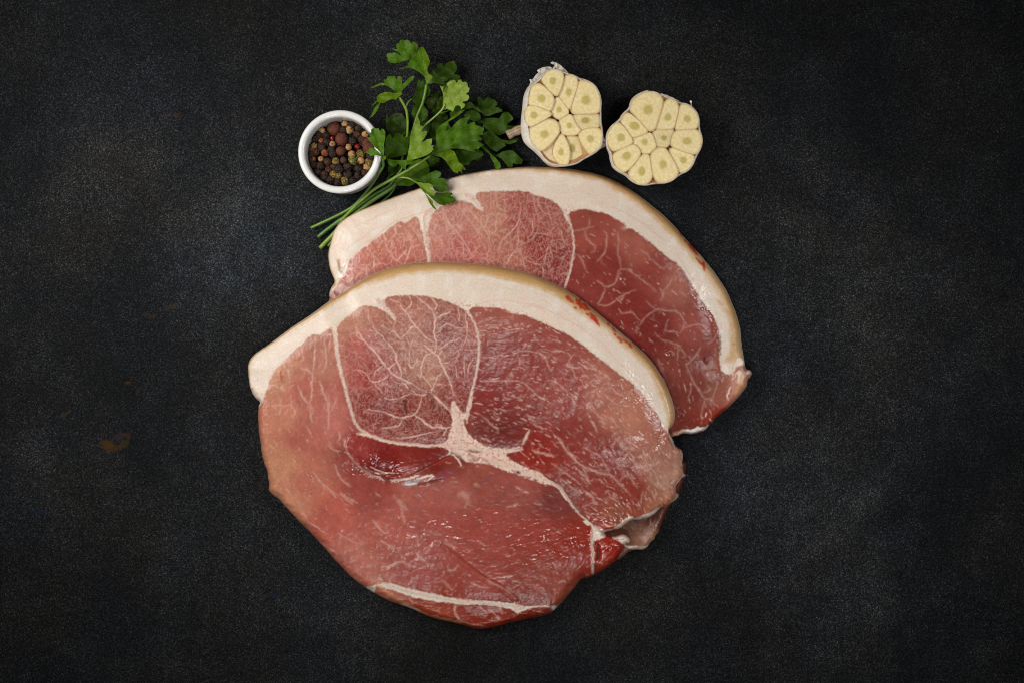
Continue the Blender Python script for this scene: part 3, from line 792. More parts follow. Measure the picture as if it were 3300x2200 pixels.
   ('v', 4, "F 590,90 640,110 720,110 760,90 850,60"), ('v', 5, "F 870,20 930,70 990,70 1060,40"), ('v', 4, "F 480,225 430,210 380,240"),
   ('dark', 6, "F 790,120 810,160 815,230 820,270"), ('dark', 6, "F 1080,110 1090,160 1090,220"), ('purple', 8, "E 950,1170 1040,1215 1130,1270 1210,1310"), ('dark', 5, "E 1140,1280 1190,1300 1210,1330"), ('dark', 4, "F 800,330 850,370"),
   ('red', 5, "E 1415,1240 1420,1300 1415,1350"),
   # fat knot and the seam to the right
   ('s', 34, "F 1310,380 1340,470 1330,540 1400,560"), ('s', 22, "F 1200,570 1280,580 1380,600 1480,620"), ('s', 16, "F 1230,590 1300,630 1380,670"),
   ('pinkline', 3, "F 1240,540 1300,520 1380,545 1460,560 1540,590"), ('pinkline', 3, "F 1200,600 1270,600 1350,590 1420,600"), ('purple', 10, "F 1430,640 1470,680 1520,700"), ('purple', 12, "F 1440,720 1500,730 1560,700"),
   ('s', 15, "F 1420,590 1500,610 1580,635 1660,650"), ('s', 9, "F 1520,580 1600,620 1700,630 1800,630 1880,625 1960,600"), ('purple', 6, "F 1900,620 1960,610 2000,590"),
   ('dark', 5, "F 1450,630 1500,640 1560,650"), ('dark', 5, "F 1280,655 1350,690 1410,740"), ('s', 24, "F 1600,720 1700,740 1780,770 1870,800"), ('pinkline', 3, "F 1580,700 1650,690 1720,710 1800,730 1870,770"),
   ('pinkline', 3, "F 1600,760 1650,720 1700,760 1750,780"), ('purple', 6, "F 1560,690 1620,730 1650,770"),
   ('s', 26, "F 1830,780 1950,830 2060,870 2180,900 H 250,400"), ('s', 24, "H 130,330 230,390 330,430 430,450 520,500"), ('s', 14, "H 480,480 560,520 640,545 700,570 740,630 790,700 830,750"),
   ('s', 9, "H 820,745 870,810 920,860"), ('dark', 7, "F 1930,850 1960,855"), ('dark', 8, "H 240,425 262,430"), ('purple', 5, "F 1880,830 1920,845"), ('pinkline', 3, "H 270,370 350,400 430,400 520,440 570,500"),
   ('s', 8, "F 2000,540 2030,480 2060,420"), ('v', 10, "F 1975,570 2000,540 2050,450"),
   # right muscle
   ('v', 5.5, "H 400,170 450,200 520,200 580,230 650,240"), ('v', 6, "H 690,30 730,80 770,150 800,190"), ('v', 10, "H 800,190 850,240 900,300"), ('v', 6, "H 900,300 960,345 1060,385 1140,415 1200,440 1270,440"),
   ('v', 3.5, "H 620,320 700,370 780,430 860,490 910,520"), ('v', 3.5, "H 960,350 1000,420 1020,500 1080,520 1080,490"), ('v', 3.5, "H 690,465 800,550 860,600 950,650"), ('v', 6, "H 970,620 1040,660 1090,710 1100,760"),
   ('v', 5, "H 1340,290 1390,260 1440,280 1470,200 1510,210 1530,270 1580,370 1650,370 1710,410"), ('v', 3.5, "H 1640,210 1680,290 1690,330 1760,350 1810,330 1830,270"), ('v', 3.5, "H 1390,300 1370,320 1350,360"),
   ('v', 3, "H 1010,140 1080,200 1160,230 1200,290 1230,350 1280,440"), ('v', 3, "H 1270,440 1330,490 1370,540 1450,620 1510,690"), ('v', 7, "H 1355,545 1400,550"), ('v', 3, "H 1390,540 1395,490 1430,470 1480,440 1520,500 1580,600"),
   ('v', 3, "H 1340,40 1380,90 1440,150 1530,240"), ('v', 3, "H 1450,60 1540,110 1600,160"), ('v', 4, "H 1750,520 1800,570 1840,610"), ('v', 3, "H 1690,590 1750,650 1790,730"), ('v', 3, "H 1640,630 1630,720 1600,790"), ('v', 3, "H 1240,620 1310,720 1380,750"), ('v', 3, "H 1790,450 1820,520 1860,590"),
   ('v', 3, "H 1180,190 1260,190 1280,240"), ('f', 8, "H 1190,200 1230,210"), ('v', 3, "H 980,440 1010,510 1060,550"), ('v', 3.5, "H 870,350 930,400 960,440"),
   ('v', 8, "G 880,615 910,635 940,665"), ('v', 3.5, "G 700,610 760,595 840,610 880,615"), ('v', 3.5, "G 930,660 960,720 980,770"), ('v', 6, "G 990,605 1030,595 1080,605"), ('v', 5, "G 1095,720 1140,730 1180,745 1240,735"),
   ('v', 4, "G 1175,620 1140,670 1130,720"), ('v', 4, "G 1150,730 1170,780 1185,830"), ('v', 4, "G 1290,745 1340,745 1370,770 1350,735 1310,710"), ('v', 3.5, "G 670,850 740,860 790,900 840,950 880,985"), ('v', 7, "G 870,980 910,1000 950,1010"),
   ('v', 3.5, "G 950,840 1020,860 1070,900 1130,960"), ('v', 4, "G 780,1130 800,1170 850,1190"), ('v', 5, "G 740,1360 780,1320 800,1280"), ('v', 5, "G 840,1215 880,1235 930,1260"), ('v', 4, "G 1010,1310 1060,1345 1090,1400 1110,1440"),
   ('v', 4, "G 820,1430 880,1450 950,1470 1020,1480"), ('v', 7, "G 1110,1440 1150,1480 1200,1530"), ('v', 4, "G 1150,970 1180,1050"), ('v', 4, "G 1000,1120 1030,1155"), ('v', 3.5, "G 1250,1030 1310,1080 1390,1150 1440,1230"),
   ('v', 3.5, "G 1390,1155 1440,1175"), ('v', 4, "G 1310,1180 1350,1230 1370,1290"), ('v', 3.5, "G 1420,960 1480,1010 1520,1040"), ('v', 3.5, "G 1540,1350 1580,1420 1640,1470"), ('v', 4, "G 700,1010 740,1020"), ('v', 4, "G 580,970 600,1000 640,1000"),
   ('v', 3, "G 700,620 720,690 715,730"), ('v', 3, "G 520,520 600,515"), ('v', 3.5, "G 420,1160 480,1220 540,1270"), ('v', 3, "G 500,1100 520,1180"), ('v', 3, "G 400,860 480,850 600,850 680,850"), ('v', 3, "G 380,655 460,655 550,640"), ('v', 3, "G 1460,680 1560,770"),
   ('v', 3, "G 1560,1040 1640,960 1660,930"), ('v', 3, "G 1410,1140 1500,1170 1540,1240"), ('v', 3, "G 1600,1340 1680,1440"), ('v', 4, "G 1420,790 1460,810 1470,850"),
   # left muscle
   ('v', 4, "D 740,620 740,700 735,800 725,880 710,950"), ('v', 4.5, "D 590,900 640,910 690,930 710,950"), ('v', 5.5, "D 710,950 710,1050 710,1130 690,1220 680,1260"), ('v', 5.5, "D 570,1070 590,1140 620,1200 670,1250"),
   ('f', 14, "D 680,1250 695,1310 710,1360"), ('v', 5, "D 690,1330 700,1400 715,1440"), ('v', 5, "D 780,1020 810,1110 840,1180 865,1240 870,1330"), ('f', 11, "D 865,1300 878,1350"), ('v', 4.5, "D 870,1340 880,1430 870,1510"),
   ('v', 4, "D 840,640 850,760 850,850 840,900"), ('v', 4, "D 620,770 630,800 580,830"), ('v', 4, "D 420,830 430,880 470,920 485,1000"), ('v', 3.5, "D 480,800 480,880 500,870 540,860"), ('v', 3.5, "D 280,1070 340,1070 400,1100 440,1130"), ('v', 4, "D 490,1160 500,1220 500,1280 545,1330 510,1400"),
   ('v', 3, "D 300,1280 390,1270 450,1280 500,1260"), ('v', 3, "D 390,1200 395,1270 380,1360"), ('v', 3, "D 900,560 890,650 870,740"), ('red', 7, "D 390,920 395,980 398,1020"), ('f', 5, "D 250,1100 270,1040 310,950 350,880 420,820"),
   ('v', 4, "D 960,1200 920,1280 900,1330 920,1290"), ('v', 3.5, "D 650,1480 700,1560"),
   ('v', 4, "F 20,60 40,150 30,240 30,330"), ('v', 4.5, "F 130,440 150,500 110,540"), ('v', 3.5, "F 30,560 60,620 150,640"), ('v', 4, "F 90,760 120,860 170,930 250,1000"), ('v', 4, "F 0,980 60,1050 100,1100"), ('v', 4, "F 140,1050 210,1120 270,1170"),
   ('v', 6, "F 190,500 190,560 210,640 250,700 330,780 410,840"), ('f', 18, "F 720,1130 760,1170 820,1220"), ('f', 10, "F 760,1200 780,1280 800,1370"), ('v', 4, "F 480,1330 530,1410 600,1460"), ('f', 8, "F 600,1400 630,1430"),
   ('v', 4, "F 1400,1040 1440,1160 1400,1200"), ('f', 16, "F 1500,970 1550,985"), ('f', 20, "F 1340,1080 1400,1060 1440,1120"), ('v', 4, "F 1820,1200 1900,1180 1940,1160"), ('f', 6, "F 680,1080 720,1120"), ('v', 4.5, "F 1920,990 1980,1030 2050,1060"), ('v', 3.5, "F 2100,1160 2190,1180"),
   ('v', 3.5, "I 990,670 1020,730 1070,770"), ('v', 3.5, "I 1030,820 1080,850 1140,870"), ('v', 4, "I 1040,1020 1110,1030 1150,990 1200,980 1240,1000"), ('v', 3.5, "I 1300,900 1320,950 1370,970 1400,1020"), ('v', 4, "I 1550,1050 1620,1050"), ('v', 3.5, "I 470,680 540,720 610,770"),
   ('v', 3.5, "I 700,760 760,800 840,840"), ('v', 3.5, "I 540,830 620,870 700,930"), ('v', 3.5, "I 500,280 540,330 590,400 680,460"), ('v', 3.5, "I 720,450 790,500 850,530"), ('v', 3.5, "I 990,450 1030,480"), ('v', 3.5, "I 420,600 450,640"),
   ('v', 4, "F 330,775 400,835 480,880 560,905 640,925"),
   # membrane and tendon under the oval muscle
   ('purple', 30, "F 1100,900 1170,890 1240,860 1300,830"), ('pale', 7, "F 640,930 720,925 800,920 880,900 950,880"), ('pale', 7, "F 900,930 980,900 1060,880 1090,890"),
   ('blue', 16, "F 780,965 840,960 900,945 950,925"), ('pale', 6, "F 800,965 860,970 920,955"), ('pale', 5, "F 1020,940 1060,910 1100,890"), ('dark', 7, "F 615,920 640,935 660,940"), ('dark', 4, "F 930,975 1000,970 1060,950 1130,940 1180,920"),
   ('dark', 4, "F 560,905 620,915"), ('pale', 4, "F 500,880 550,905 590,930"), ('purple', 14, "F 1550,960 1620,910 1700,880 1780,860"), ('pale', 5, "F 1290,670 1340,720 1370,790"), ('red', 12, "F 1080,780 1180,730 1280,710"),
   ('pale', 3, "F 450,790 530,830 600,850 700,860"), ('pinkline', 3, "F 480,840 560,860 650,880"),  # bright edge of the raised oval muscle, painted as a pale line
   # bottom
   ('s', 13, "J 110,590 180,620 260,650 360,680 480,710 600,730 720,750 840,775 920,790"), ('s', 8, "J 920,790 1000,800 1080,800 1180,800 1300,815 1420,830 1500,830"), ('s', 26, "J 1520,840 1580,860 1640,860"), ('s', 11, "J 1540,800 1560,860 1560,910"),
   ('v', 7, "J 930,790 890,850 890,920 920,970 980,1010"), ('v', 3, "J 930,830 1000,825 1100,820"), ('v', 4, "J 980,1010 1100,1050 1200,1050"), ('v', 7, "J 1380,850 1400,900 1405,930"), ('v', 7, "J 1350,950 1390,1000"),
   ('v', 5, "J 1650,870 1750,850 1870,840 1950,850"), ('v', 3.5, "J 1150,830 1200,880 1250,920"), ('v', 3.5, "J 1260,880 1300,900 1340,950"), ('tan', 10, "J 0,560 100,640 200,720 330,800 480,880 620,950"),
   ('pale', 3, "J 320,820 400,850 500,890 520,900"), ('tan', 8, "J 620,950 760,980 900,1010 1000,1020"), ('v', 4, "J 640,770 650,800"), ('v', 3, "J 400,740 440,840"),
   ('v', 6, "J 2020,590 2050,570 2100,575"), ('v', 4, "J 1240,560 1300,590 1400,640 1500,700 1550,770"), ('shade', 4, "J 760,190 930,330 1090,460 1240,560 1400,650 1550,770"), ('v', 3, "J 1250,550 1350,530 1500,520"), ('v', 3, "J 1140,130 1220,190"),
   ('f', 6, "J 650,60 700,70 760,70"), ('f', 8, "J 480,60 490,130 490,190"), ('f', 8, "J 100,20 150,60 190,20"), ('v', 3.5, "J 90,130 160,180 230,220"), ('v', 3.5, "J 470,260 530,320 600,370"), ('v', 4, "J 100,420 200,400 280,350 380,390 460,420"),
   ('v', 3.5, "J 820,465 880,460 930,390"), ('f', 12, "J 770,170 830,170 900,230"), ('v', 3.5, "J 1090,590 1140,620 1190,640"), ('f', 10, "J 740,560 800,600 850,660"), ('pinkline', 8, "J 930,770 1010,775 1090,785"),
   # lower right edge and red tip
   ('cut', 12, "H 1880,810 1830,820 1780,860 1720,900 1650,920 1600,940 1540,940"), ('pale', 14, "H 1540,930 1450,960 1400,1010 1330,1050"), ('pinkline', 6, "H 1200,1030 1280,1020 1360,1010"), ('pale', 8, "H 1100,1020 1150,1070 1220,1080 1300,1060"),
   ('s', 11, "H 1080,1040 1065,1120 1075,1200 1070,1300 1085,1420 1075,1560"), ('pale', 20, "H 1110,1100 1160,1130 1220,1120"), ('pale', 12, "H 980,970 1010,985 1050,1000"), ('pale', 16, "H 1310,1150 1370,1140 1420,1130 1460,1150"), ('pale', 12, "H 1380,1190 1430,1200 1480,1210"), ('pale', 8, "H 1470,1150 1500,1190"),
   ('dark', 9, "H 1110,1200 1150,1260 1150,1340 1140,1420"), ('dark', 5, "H 1430,1230 1420,1300 1340,1390"), ('dark', 6, "H 1100,1450 1110,1510"), ('pinkline', 22, "T 700,280 740,380 740,470 720,560 680,650"), ('pale', 5, "T 760,320 785,380 775,450 790,500"),
   ('cut', 5, "T 630,130 660,170 680,230 700,280"), ('pale', 5, "T 800,560 760,610 720,660"), ('pale', 4, "T 740,760 700,820 640,870"), ('shade', 5, "H 1240,620 1300,640"),
   # stamp ink on the rind
   ('ink', 8, "G 1105,145 1125,165 1150,180 1172,198"), ('ink', 7, "G 1118,142 1130,160"), ('ink', 8, "G 1195,170 1215,195 1240,215"), ('ink', 6, "G 1225,165 1235,180"), ('ink', 7, "G 1190,205 1220,215 1250,240 1275,265"), ('ink', 6, "G 1175,235 1200,250"), ('ink', 6, "G 1220,235 1240,245"),
   ('ink', 8, "G 1245,205 1280,230 1305,262"), ('ink', 6, "G 1280,285 1300,305"), ('ink', 8, "G 1310,280 1335,310 1360,345 1385,390"), ('ink', 8, "G 1310,315 1345,340 1370,365"), ('ink', 6, "G 1335,300 1350,330"),
   ('ink', 5, "G 1455,365 1480,395"), ('ink', 5, "G 1495,405 1530,440"), ('ink', 6, "G 1512,452 1530,480"), ('ink', 7, "G 1535,480 1560,505 1580,520"), ('ink', 5, "G 1560,520 1575,535"), ('ink', 5, "G 1590,505 1625,540"), ('ink', 6, "G 1630,530 1650,555 1665,580"),
   ('pinkline', 2.5, "G 420,190 500,180 620,180 720,200 800,210 880,225 960,265 1060,310 1150,360 1240,410 1330,480 1400,540"), ('pinkline', 3, "G 1430,560 1500,640 1600,740 1680,820 1760,920"), ('pinkline', 2.5, "G 740,240 800,225 870,235 940,280"),
   ('pale', 3, "G 1580,740 1640,810 1700,880 1760,950 1800,1020 1850,1100"),
  ],
  edge=[(820,1300,16),(830,1500,18),(860,1620,22),(1050,1800,26),(1250,1950,24),(1500,2010,20),(1750,1980,24),(1880,1880,34),(1990,1800,16),(2050,1700,10),(2120,1620,16),(2180,1560,28),(2190,1480,26),(2180,1420,16),(1400,900,14)],
  swell=lambda X, Y: 2.0 * gauss(X, Y, 1300, 1150, 330, 260) + 2.2 * gauss(X, Y, 1800, 1300, 330, 240, 40) - 3.2 * gauss(X, Y, 1290, 1560, 120, 36, 14) + 1.8 * gauss(X, Y, 1210, 1480, 90, 45, 25) - 2.0 * gauss(X, Y, 1480, 1480, 110, 50, 20)
      + 2.0 * gauss(X, Y, 1350, 1690, 260, 110, 15) - 1.6 * gauss(X, Y, 1850, 1640, 90, 60, 40) - 3.5 * gauss(X, Y, 1120, 1930, 240, 70, 30) - 3.0 * gauss(X, Y, 1650, 2000, 260, 50, -5)
      - 2.4 * gauss(X, Y, 2130, 1620, 60, 130, 20) - 1.2 * gauss(X, Y, 2080, 1250, 40, 120, -28),
  wet=lambda X, Y: np.clip(.04 + .4 * gauss(X, Y, 1230, 1500, 130, 50, 15) + .55 * gauss(X, Y, 1480, 1690, 190, 70, -5) + .6 * gauss(X, Y, 1760, 1760, 150, 60, -10) + .5 * gauss(X, Y, 1200, 1500, 130, 70, 25) + 1.1 * gauss(X, Y, 2090, 1330, 60, 170, -32) + .7 * gauss(X, Y, 1950, 1670, 120, 40, -15)
      + .5 * gauss(X, Y, 960, 1560, 60, 110, -30) + .8 * gauss(X, Y, 1960, 1770, 60, 60), 0, 1),
  lifts=[("""G 292,275 300,250 330,235 960,385 1350,640 1750,950 1965,1272 2100,1400 Z 2300,1600 H 1880,900 1300,1120 1180,1100 1090,1020 1010,940 930,880 880,820 830,740 760,640 700,570 640,530 560,480 480,410 300,350
       F 1700,640 1600,600 1480,560 1420,430 1395,360 1430,320 1460,200 1490,0 G 300,1000 375,650 350,420""", 1.4, 5),
      ("F 330,470 240,470 190,560 200,640 250,710 330,780 420,840 520,890 620,918 740,925 840,880 930,840 1000,800 1200,700 1290,660 1250,560 1000,570 740,552 520,500", 1.0, 5)],
  fat_pink=lambda X, Y: .35 + .6 * gauss(X, Y, 1000, 1150, 150, 120) + .5 * gauss(X, Y, 1900, 1100, 300, 60, 40),
  rind_pale=lambda X, Y: .55 * gauss(X, Y, 900, 1100, 160, 160) + .35 * gauss(X, Y, 2150, 1330, 40, 60) + .3 * gauss(X, Y, 1950, 1080, 80, 60),
)

BACK = dict(
  box=(1030, 530, 2440, 1850), step=2.2, T=12.0, centre=(1700, 1250), seed=23,
  outline=back_outline, vw=.72, vs=.72, twigs=.12, soft=('right',),
  rind_inner=pts("""A 270,1330 240,1220 210,1140 195,1040 204,950 226,860 255,760 308,692 386,630 504,569 624,519 804,449 964,394 1104,344 1254,294 1404,245 1604,195 1754,172 1904,155 2195,146
    B 200,165 400,185 560,215 700,250 820,300 960,380 1080,470 1220,585 1350,700 1480,830 1600,970 1700,1090 1790,1200 1880,1330 1960,1450 2010,1560
    C 900,200 960,300 1000,400 1015,500 1010,620 990,700 960,760 1020,760 1060,740"""),
  rind_far=pts("C 1110,760 1250,700 Z 2560,1000 2400,600 1800,400 900,500 900,1000"),
  muscles=[
   ('left', pts("""A 100,1600 250,1330 330,1220 370,1160 380,1080 440,1020 520,950 600,890 700,820 800,740 860,690 910,665 960,690 1010,650 1060,615 1100,650 1110,740 1140,800 1150,900 1180,1000 1185,1080 1150,1500"""), dict(net=[(44, .6, 25, 4.5), (14, .45, 29, 2.8)], ang=80, stretch=1.6)),
   ('mid', pts("""A 1215,1100 1205,1000 1195,900 1190,800 1190,700 1215,610 1270,555 1340,510 1420,470 1500,455 1580,465 1650,500 1700,550 1750,570 1740,530 1700,480 1665,430 1670,390 1750,370 1900,365 2050,362 2195,368
     B 60,405 160,425 250,455 320,510 365,590 395,680 440,700 460,800 465,950 455,1080 425,1200 370,1340 340,1500 0,1500 A 1300,1300"""), dict(net=[(42, .42, 35, 4.2), (16, .45, 39, 2.8), (9, .32, 33, 2.4)], ang=62, stretch=1.5, label='pale pink marbled middle muscle')),
   ('right', pts("""B 408,600 450,570 520,550 620,543 690,570 800,590 880,640 1000,705 985,740 1060,740 1130,800 1230,870 1330,960 1420,1030 1500,1090 1570,1160 1640,1270 1720,1400 1780,1500 C 850,320 890,400 905,500 910,600 905,700 915,780 930,850 1000,880 1040,850 1060,800
     1150,780 1300,800 1300,1100 900,1500 400,1600 Z 2100,1560 1300,1500 1200,1200 B 370,1380 420,1240 455,1100 470,950 465,800 440,700"""), dict(label='large red muscle')),
   ('tail', pts("Z 1850,1500 2300,1440 2300,1900 1850,1900"), dict(label='brownish thin end of the lean')),
  ],
  tones=[(800,620,200,138,120),(870,560,200,132,104),(930,520,200,138,112),(900,590,194,118,100),(770,660,196,150,134),(1020,520,196,138,116),(1060,570,186,108,96),(1120,500,194,138,110),(1200,500,172,92,80),(1230,560,156,62,56),(1180,570,184,116,92),
   (1270,500,172,102,86),(1280,600,152,68,62),(1350,520,164,88,72),(1400,600,150,68,58),(1450,560,176,106,86),(1500,640,158,78,66),(1550,650,174,112,92),(1450,700,146,62,54),(1600,750,164,90,76),(1500,760,138,58,50),
   (1580,830,146,78,64),(1600,900,140,70,56),(1650,900,170,106,84),(1700,880,206,164,138),(1700,910,200,140,112),(1600,980,140,62,48),(1650,870,156,92,72),(1640,960,160,66,48),(1450,1200,124,86,66),(1520,1180,118,74,58),(1480,1240,160,122,98),(1560,1090,116,66,54),(1350,530,168,90,74)],  # tail tones lowered: its shade is put into the colour
  fibre=[(1900,750,22),(2100,900,38),(2150,1100,52),(2150,1300,62),(1850,950,60),(1200,750,80),(1300,700,60),(1500,700,60),(1650,800,75),(2000,650,30),(2250,1250,80)],
  flecks=[('right', 420, 6, 22, 1.5, 3.2, .3, .7), ('right', 300, 5, 12, 1.2, 2, .2, .4), ('mid', 620, 6, 16, 1.2, 2.2, .2, .5), ('left', 260, 6, 16, 1.2, 2.2, .2, .5)],
  strokes=[
   ('s', 17, "A 1140,600 1140,680 1155,760 1165,850 1180,930 1195,1000 1205,1080"), ('s', 24, "A 1240,540 1180,580 1140,610"), ('s', 12, "A 1600,440 1650,470 1690,520 1750,555"), ('s', 26, "A 1560,400 1620,420 1660,470"),
   ('v', 7, "A 1340,520 1350,590 1390,670 1440,730 1500,800 1550,870 1590,930 1620,990 1660,1040"), ('v', 4, "A 1370,670 1385,740 1385,800"), ('v', 4, "A 1480,790 1420,790 1385,810"), ('v', 4, "A 1500,510 1560,590 1610,670 1680,750 1740,820"),
   ('v', 4, "A 1560,500 1640,600 1720,680 1760,750 1810,830 1810,930 1780,1040 1800,1090"), ('v', 4, "A 1540,880 1550,1000 1550,1060"), ('v', 5, "A 1810,810 1860,780 1890,760 1860,680"), ('f', 9, "A 1770,620 1810,620"), ('v', 4, "A 1780,590 1860,610 1900,640 1940,680"),
   ('v', 6, "A 1900,970 1930,870 1970,830 2030,780 2100,690 2120,600 2130,520"), ('f', 9, "A 1960,835 1990,830"), ('v', 4, "A 1890,480 1880,520 1950,560 2000,570 2020,500"), ('f', 14, "A 2070,960 2110,980"), ('v', 7, "A 2080,960 2040,1000 2010,1040 2000,1100"),
   ('v', 5, "A 2110,970 2140,1030 2160,1120 2180,1170"), ('v', 4.5, "A 2110,690 2100,780 2110,860 2080,950"), ('v', 5, "A 1550,1060 1620,1050 1650,1010"), ('v', 5, "A 1720,1050 1780,1040 1800,1100"), ('v', 4, "A 2120,650 2160,730 2190,780"),
   ('v', 4, "A 820,820 830,900 820,980 830,1030 880,1070 940,1105"), ('v', 6.5, "A 1030,900 1010,960 980,1040 950,1100"), ('f', 9, "A 1020,900 1030,930"), ('v', 4.5, "A 820,1020 860,1060 930,1100"), ('v', 4, "A 750,880 790,960 820,990"), ('v', 4, "A 1000,780 1010,850 1020,900"),
   ('v', 4, "A 600,960 640,1020 690,1070 690,1110"), ('v', 5.5, "A 575,1110 565,1160 570,1220"), ('v', 4, "A 870,920 860,1000 880,1060"), ('v', 4, "A 1010,690 1060,770 1100,840 1160,900"), ('v', 4, "A 420,1140 430,1220 420,1290"), ('v', 3.5, "A 960,690 940,660 910,650"),
   ('f', 12, "A 1080,740 1110,820 1150,890"), ('v', 3.5, "A 1220,760 1300,840 1340,880 1330,920"), ('v', 3.5, "A 1400,860 1410,960 1430,1050"), ('f', 8, "A 1260,640 1290,670"),
   ('s', 8, "B 370,560 400,620 430,700 455,780 470,880 468,980 450,1080 425,1180 400,1270 372,1345"),
   ('v', 5.5, "B 0,840 60,780 50,700 55,640"), ('v', 4.5, "B 60,790 120,790 200,800 260,830"), ('v', 4, "B 200,540 230,620 240,680"), ('v', 5, "B 215,900 200,960 180,1040 165,1100"), ('v', 5, "B 0,1070 60,1090 130,1110 150,1140"), ('v', 6, "B 155,1120 165,1180 165,1240"),
   ('v', 4, "B 210,900 240,960 260,1050"), ('v', 4, "B 340,1090 370,1010 330,1050"), ('v', 4, "B 290,900 300,980"), ('v', 4.5, "B 100,440 120,520 180,600"), ('v', 5, "B 340,760 350,830 380,900"),
   ('v', 4.5, "B 480,1000 540,1030 570,1100 580,1160"), ('v', 5, "B 600,740 580,790 600,850 650,900 690,910 680,970 640,990"), ('v', 6, "B 700,1080 740,1040 790,970 800,870 800,790 770,770"), ('v', 4.5, "B 910,780 920,870 910,950 930,1060 945,1130"),
   ('v', 6, "B 945,1140 910,1200 890,1290 840,1325 790,1340 740,1300 700,1270"), ('v', 6, "B 785,1345 760,1420 710,1510"), ('v', 5, "B 710,1510 780,1525 860,1500 940,1430 1000,1400 1090,1360"), ('f', 10, "B 940,1480 970,1410"), ('f', 12, "B 950,745 1010,740"),
   ('v', 4, "B 950,1150 1020,1160 1090,1215 1150,1220"), ('f', 7, "B 1030,1100 1060,1120"), ('v', 4, "B 1140,960 1190,990 1230,1030"), ('v', 4, "B 1090,1215 1180,1280 1260,1340 1300,1380"), ('v', 5, "B 1340,1350 1370,1390 1350,1480"), ('v', 4, "B 1370,1380 1430,1310 1460,1250"), ('v', 4, "B 1370,1150 1400,1130"),
   ('v', 4, "B 1520,1380 1570,1400 1600,1430"), ('v', 3.5, "B 460,770 520,760 600,740 680,720"), ('v', 3.5, "B 480,1000 470,1060"), ('v', 3.5, "B 630,640 620,720"), ('v', 4, "B 1220,1030 1300,1100 1380,1150"),
   ('v', 5.5, "C 0,310 60,310 110,300 150,350"), ('v', 5, "C 190,390 240,330 300,300 340,270 410,290 500,290 560,330 585,400 580,450 540,500"), ('v', 4, "C 410,480 420,400 440,370"), ('v', 5, "C 400,470 470,480 540,490"), ('v', 4.5, "C 560,450 610,440 700,410 750,420 790,470"),
   ('v', 4.5, "C 520,590 530,660 520,740"), ('v', 4.5, "C 390,550 470,580 530,600 570,650 600,700"), ('v', 6, "C 730,620 710,680 650,740 600,780"), ('v', 5, "C 600,780 630,850 660,930 710,1000 760,1090"), ('v', 5.5, "C 700,990 740,1050 770,1100"), ('v', 4.5, "C 770,1100 760,1150 740,1220 740,1260"),
   ('v', 4.5, "C 770,1140 790,1180"), ('v', 5, "C 770,1100 830,1100 870,1150 900,1170"), ('v', 4, "C 830,1100 860,1060 870,1000 900,950"), ('v', 3.5, "C 650,940 640,1030 620,1080"), ('v', 3.5, "C 760,800 830,840 880,890"), ('v', 4, "C 800,600 870,540 880,490"),
   ('v', 4, "C 160,440 200,390 240,340"), ('v', 3.5, "C 310,490 360,540 420,580"), ('v', 3.5, "C 230,200 300,260 350,290"), ('f', 7, "C 340,720 360,790 390,850"), ('f', 7, "C 140,440 150,500"), ('f', 6, "C 740,1040 800,1030 830,1000"),
   ('purple', 16, "C 770,700 800,690 850,660"), ('dark', 7, "C 770,720 790,760"), ('dark', 5, "C 915,520 915,620 912,700"), ('s', 5, "C 920,560 918,650 925,740 935,800"), ('pale', 22, "C 950,790 960,830 990,835"), ('pale', 20, "C 1090,850 1110,890 1090,950"), ('pale', 14, "C 1160,850 1190,860"), ('pale', 26, "C 1080,740 1110,780"),
   ('pinkline', 4, "C 1040,740 1030,800 1040,850 1020,910 1040,980 1020,1060"), ('pale', 5, "C 1010,980 980,1060 990,1100"), ('tan', 30, "C 1120,880 1130,960 1060,1060"), ('cut', 9, "C 480,1430 560,1400 600,1380 660,1400 700,1360 760,1380 800,1340"), ('cut', 13, "C 560,1395 640,1400 700,1385 780,1360"),
   ('tan', 12, "C 460,1440 520,1410 600,1380"), ('red', 16, "C 850,1270 900,1230 960,1180"), ('pale', 5, "C 790,1220 780,1260"), ('pale', 4, "C 820,1280 840,1300"), ('ink', 3, "C 1035,590 1040,600"),
   ('pale', 5, "C 0,0 1,1"), ('pale', 4, "C 690,90 740,180 800,240 850,320 880,390"),
   ('ink', 5, "B 1530,770 1550,800 1575,830"), ('ink', 5, "B 1582,855 1610,880"), ('ink', 7, "B 1620,890 1650,930 1690,970 1720,1010"), ('ink', 5, "B 1640,890 1680,940 1700,960"), ('ink', 5, "B 1700,1035 1720,1060"), ('ink', 7, "B 1725,1060 1760,1100 1785,1130"), ('ink', 7, "B 1765,1075 1785,1120 1795,1170"),
   ('pinkline', 2.5, "A 460,720 600,660 720,600 860,540"), ('pinkline', 3, "A 620,870 700,790 780,720 880,660 980,630 1060,600"), ('pinkline', 2.5, "A 380,940 460,880 560,820 640,740"), ('pinkline', 2.5, "A 240,900 250,980 290,1050 290,1120 300,1170"), ('pinkline', 2.5, "A 1060,600 1150,580 1250,530"),
   ('tan', 4, "A 230,1000 280,1080 290,1160"), ('dark', 3, "A 285,1060 290,1140 320,1200"), ('pinkline', 2.5, "B 850,520 980,580 1100,650 1240,760 1340,830 1420,890"), ('pinkline', 2.5, "B 1090,640 1200,700 1300,790"), ('pinkline', 2.5, "B 1500,1000 1600,1140 1690,1290 1760,1400"),
   # the tail that peeps out below the front steak
   ('pale', 10, "H 1450,1240 1500,1260 1600,1270 1660,1270 1700,1230"), ('tan', 10, "H 1700,1220 1780,1120 1830,1060"), ('v', 3.5, "H 1725,930 1730,980 1725,1020"), ('pale', 3, "H 1740,1190 1790,1140 1830,1100"), ('v', 3, "H 1690,1110 1740,1090"),
  ],
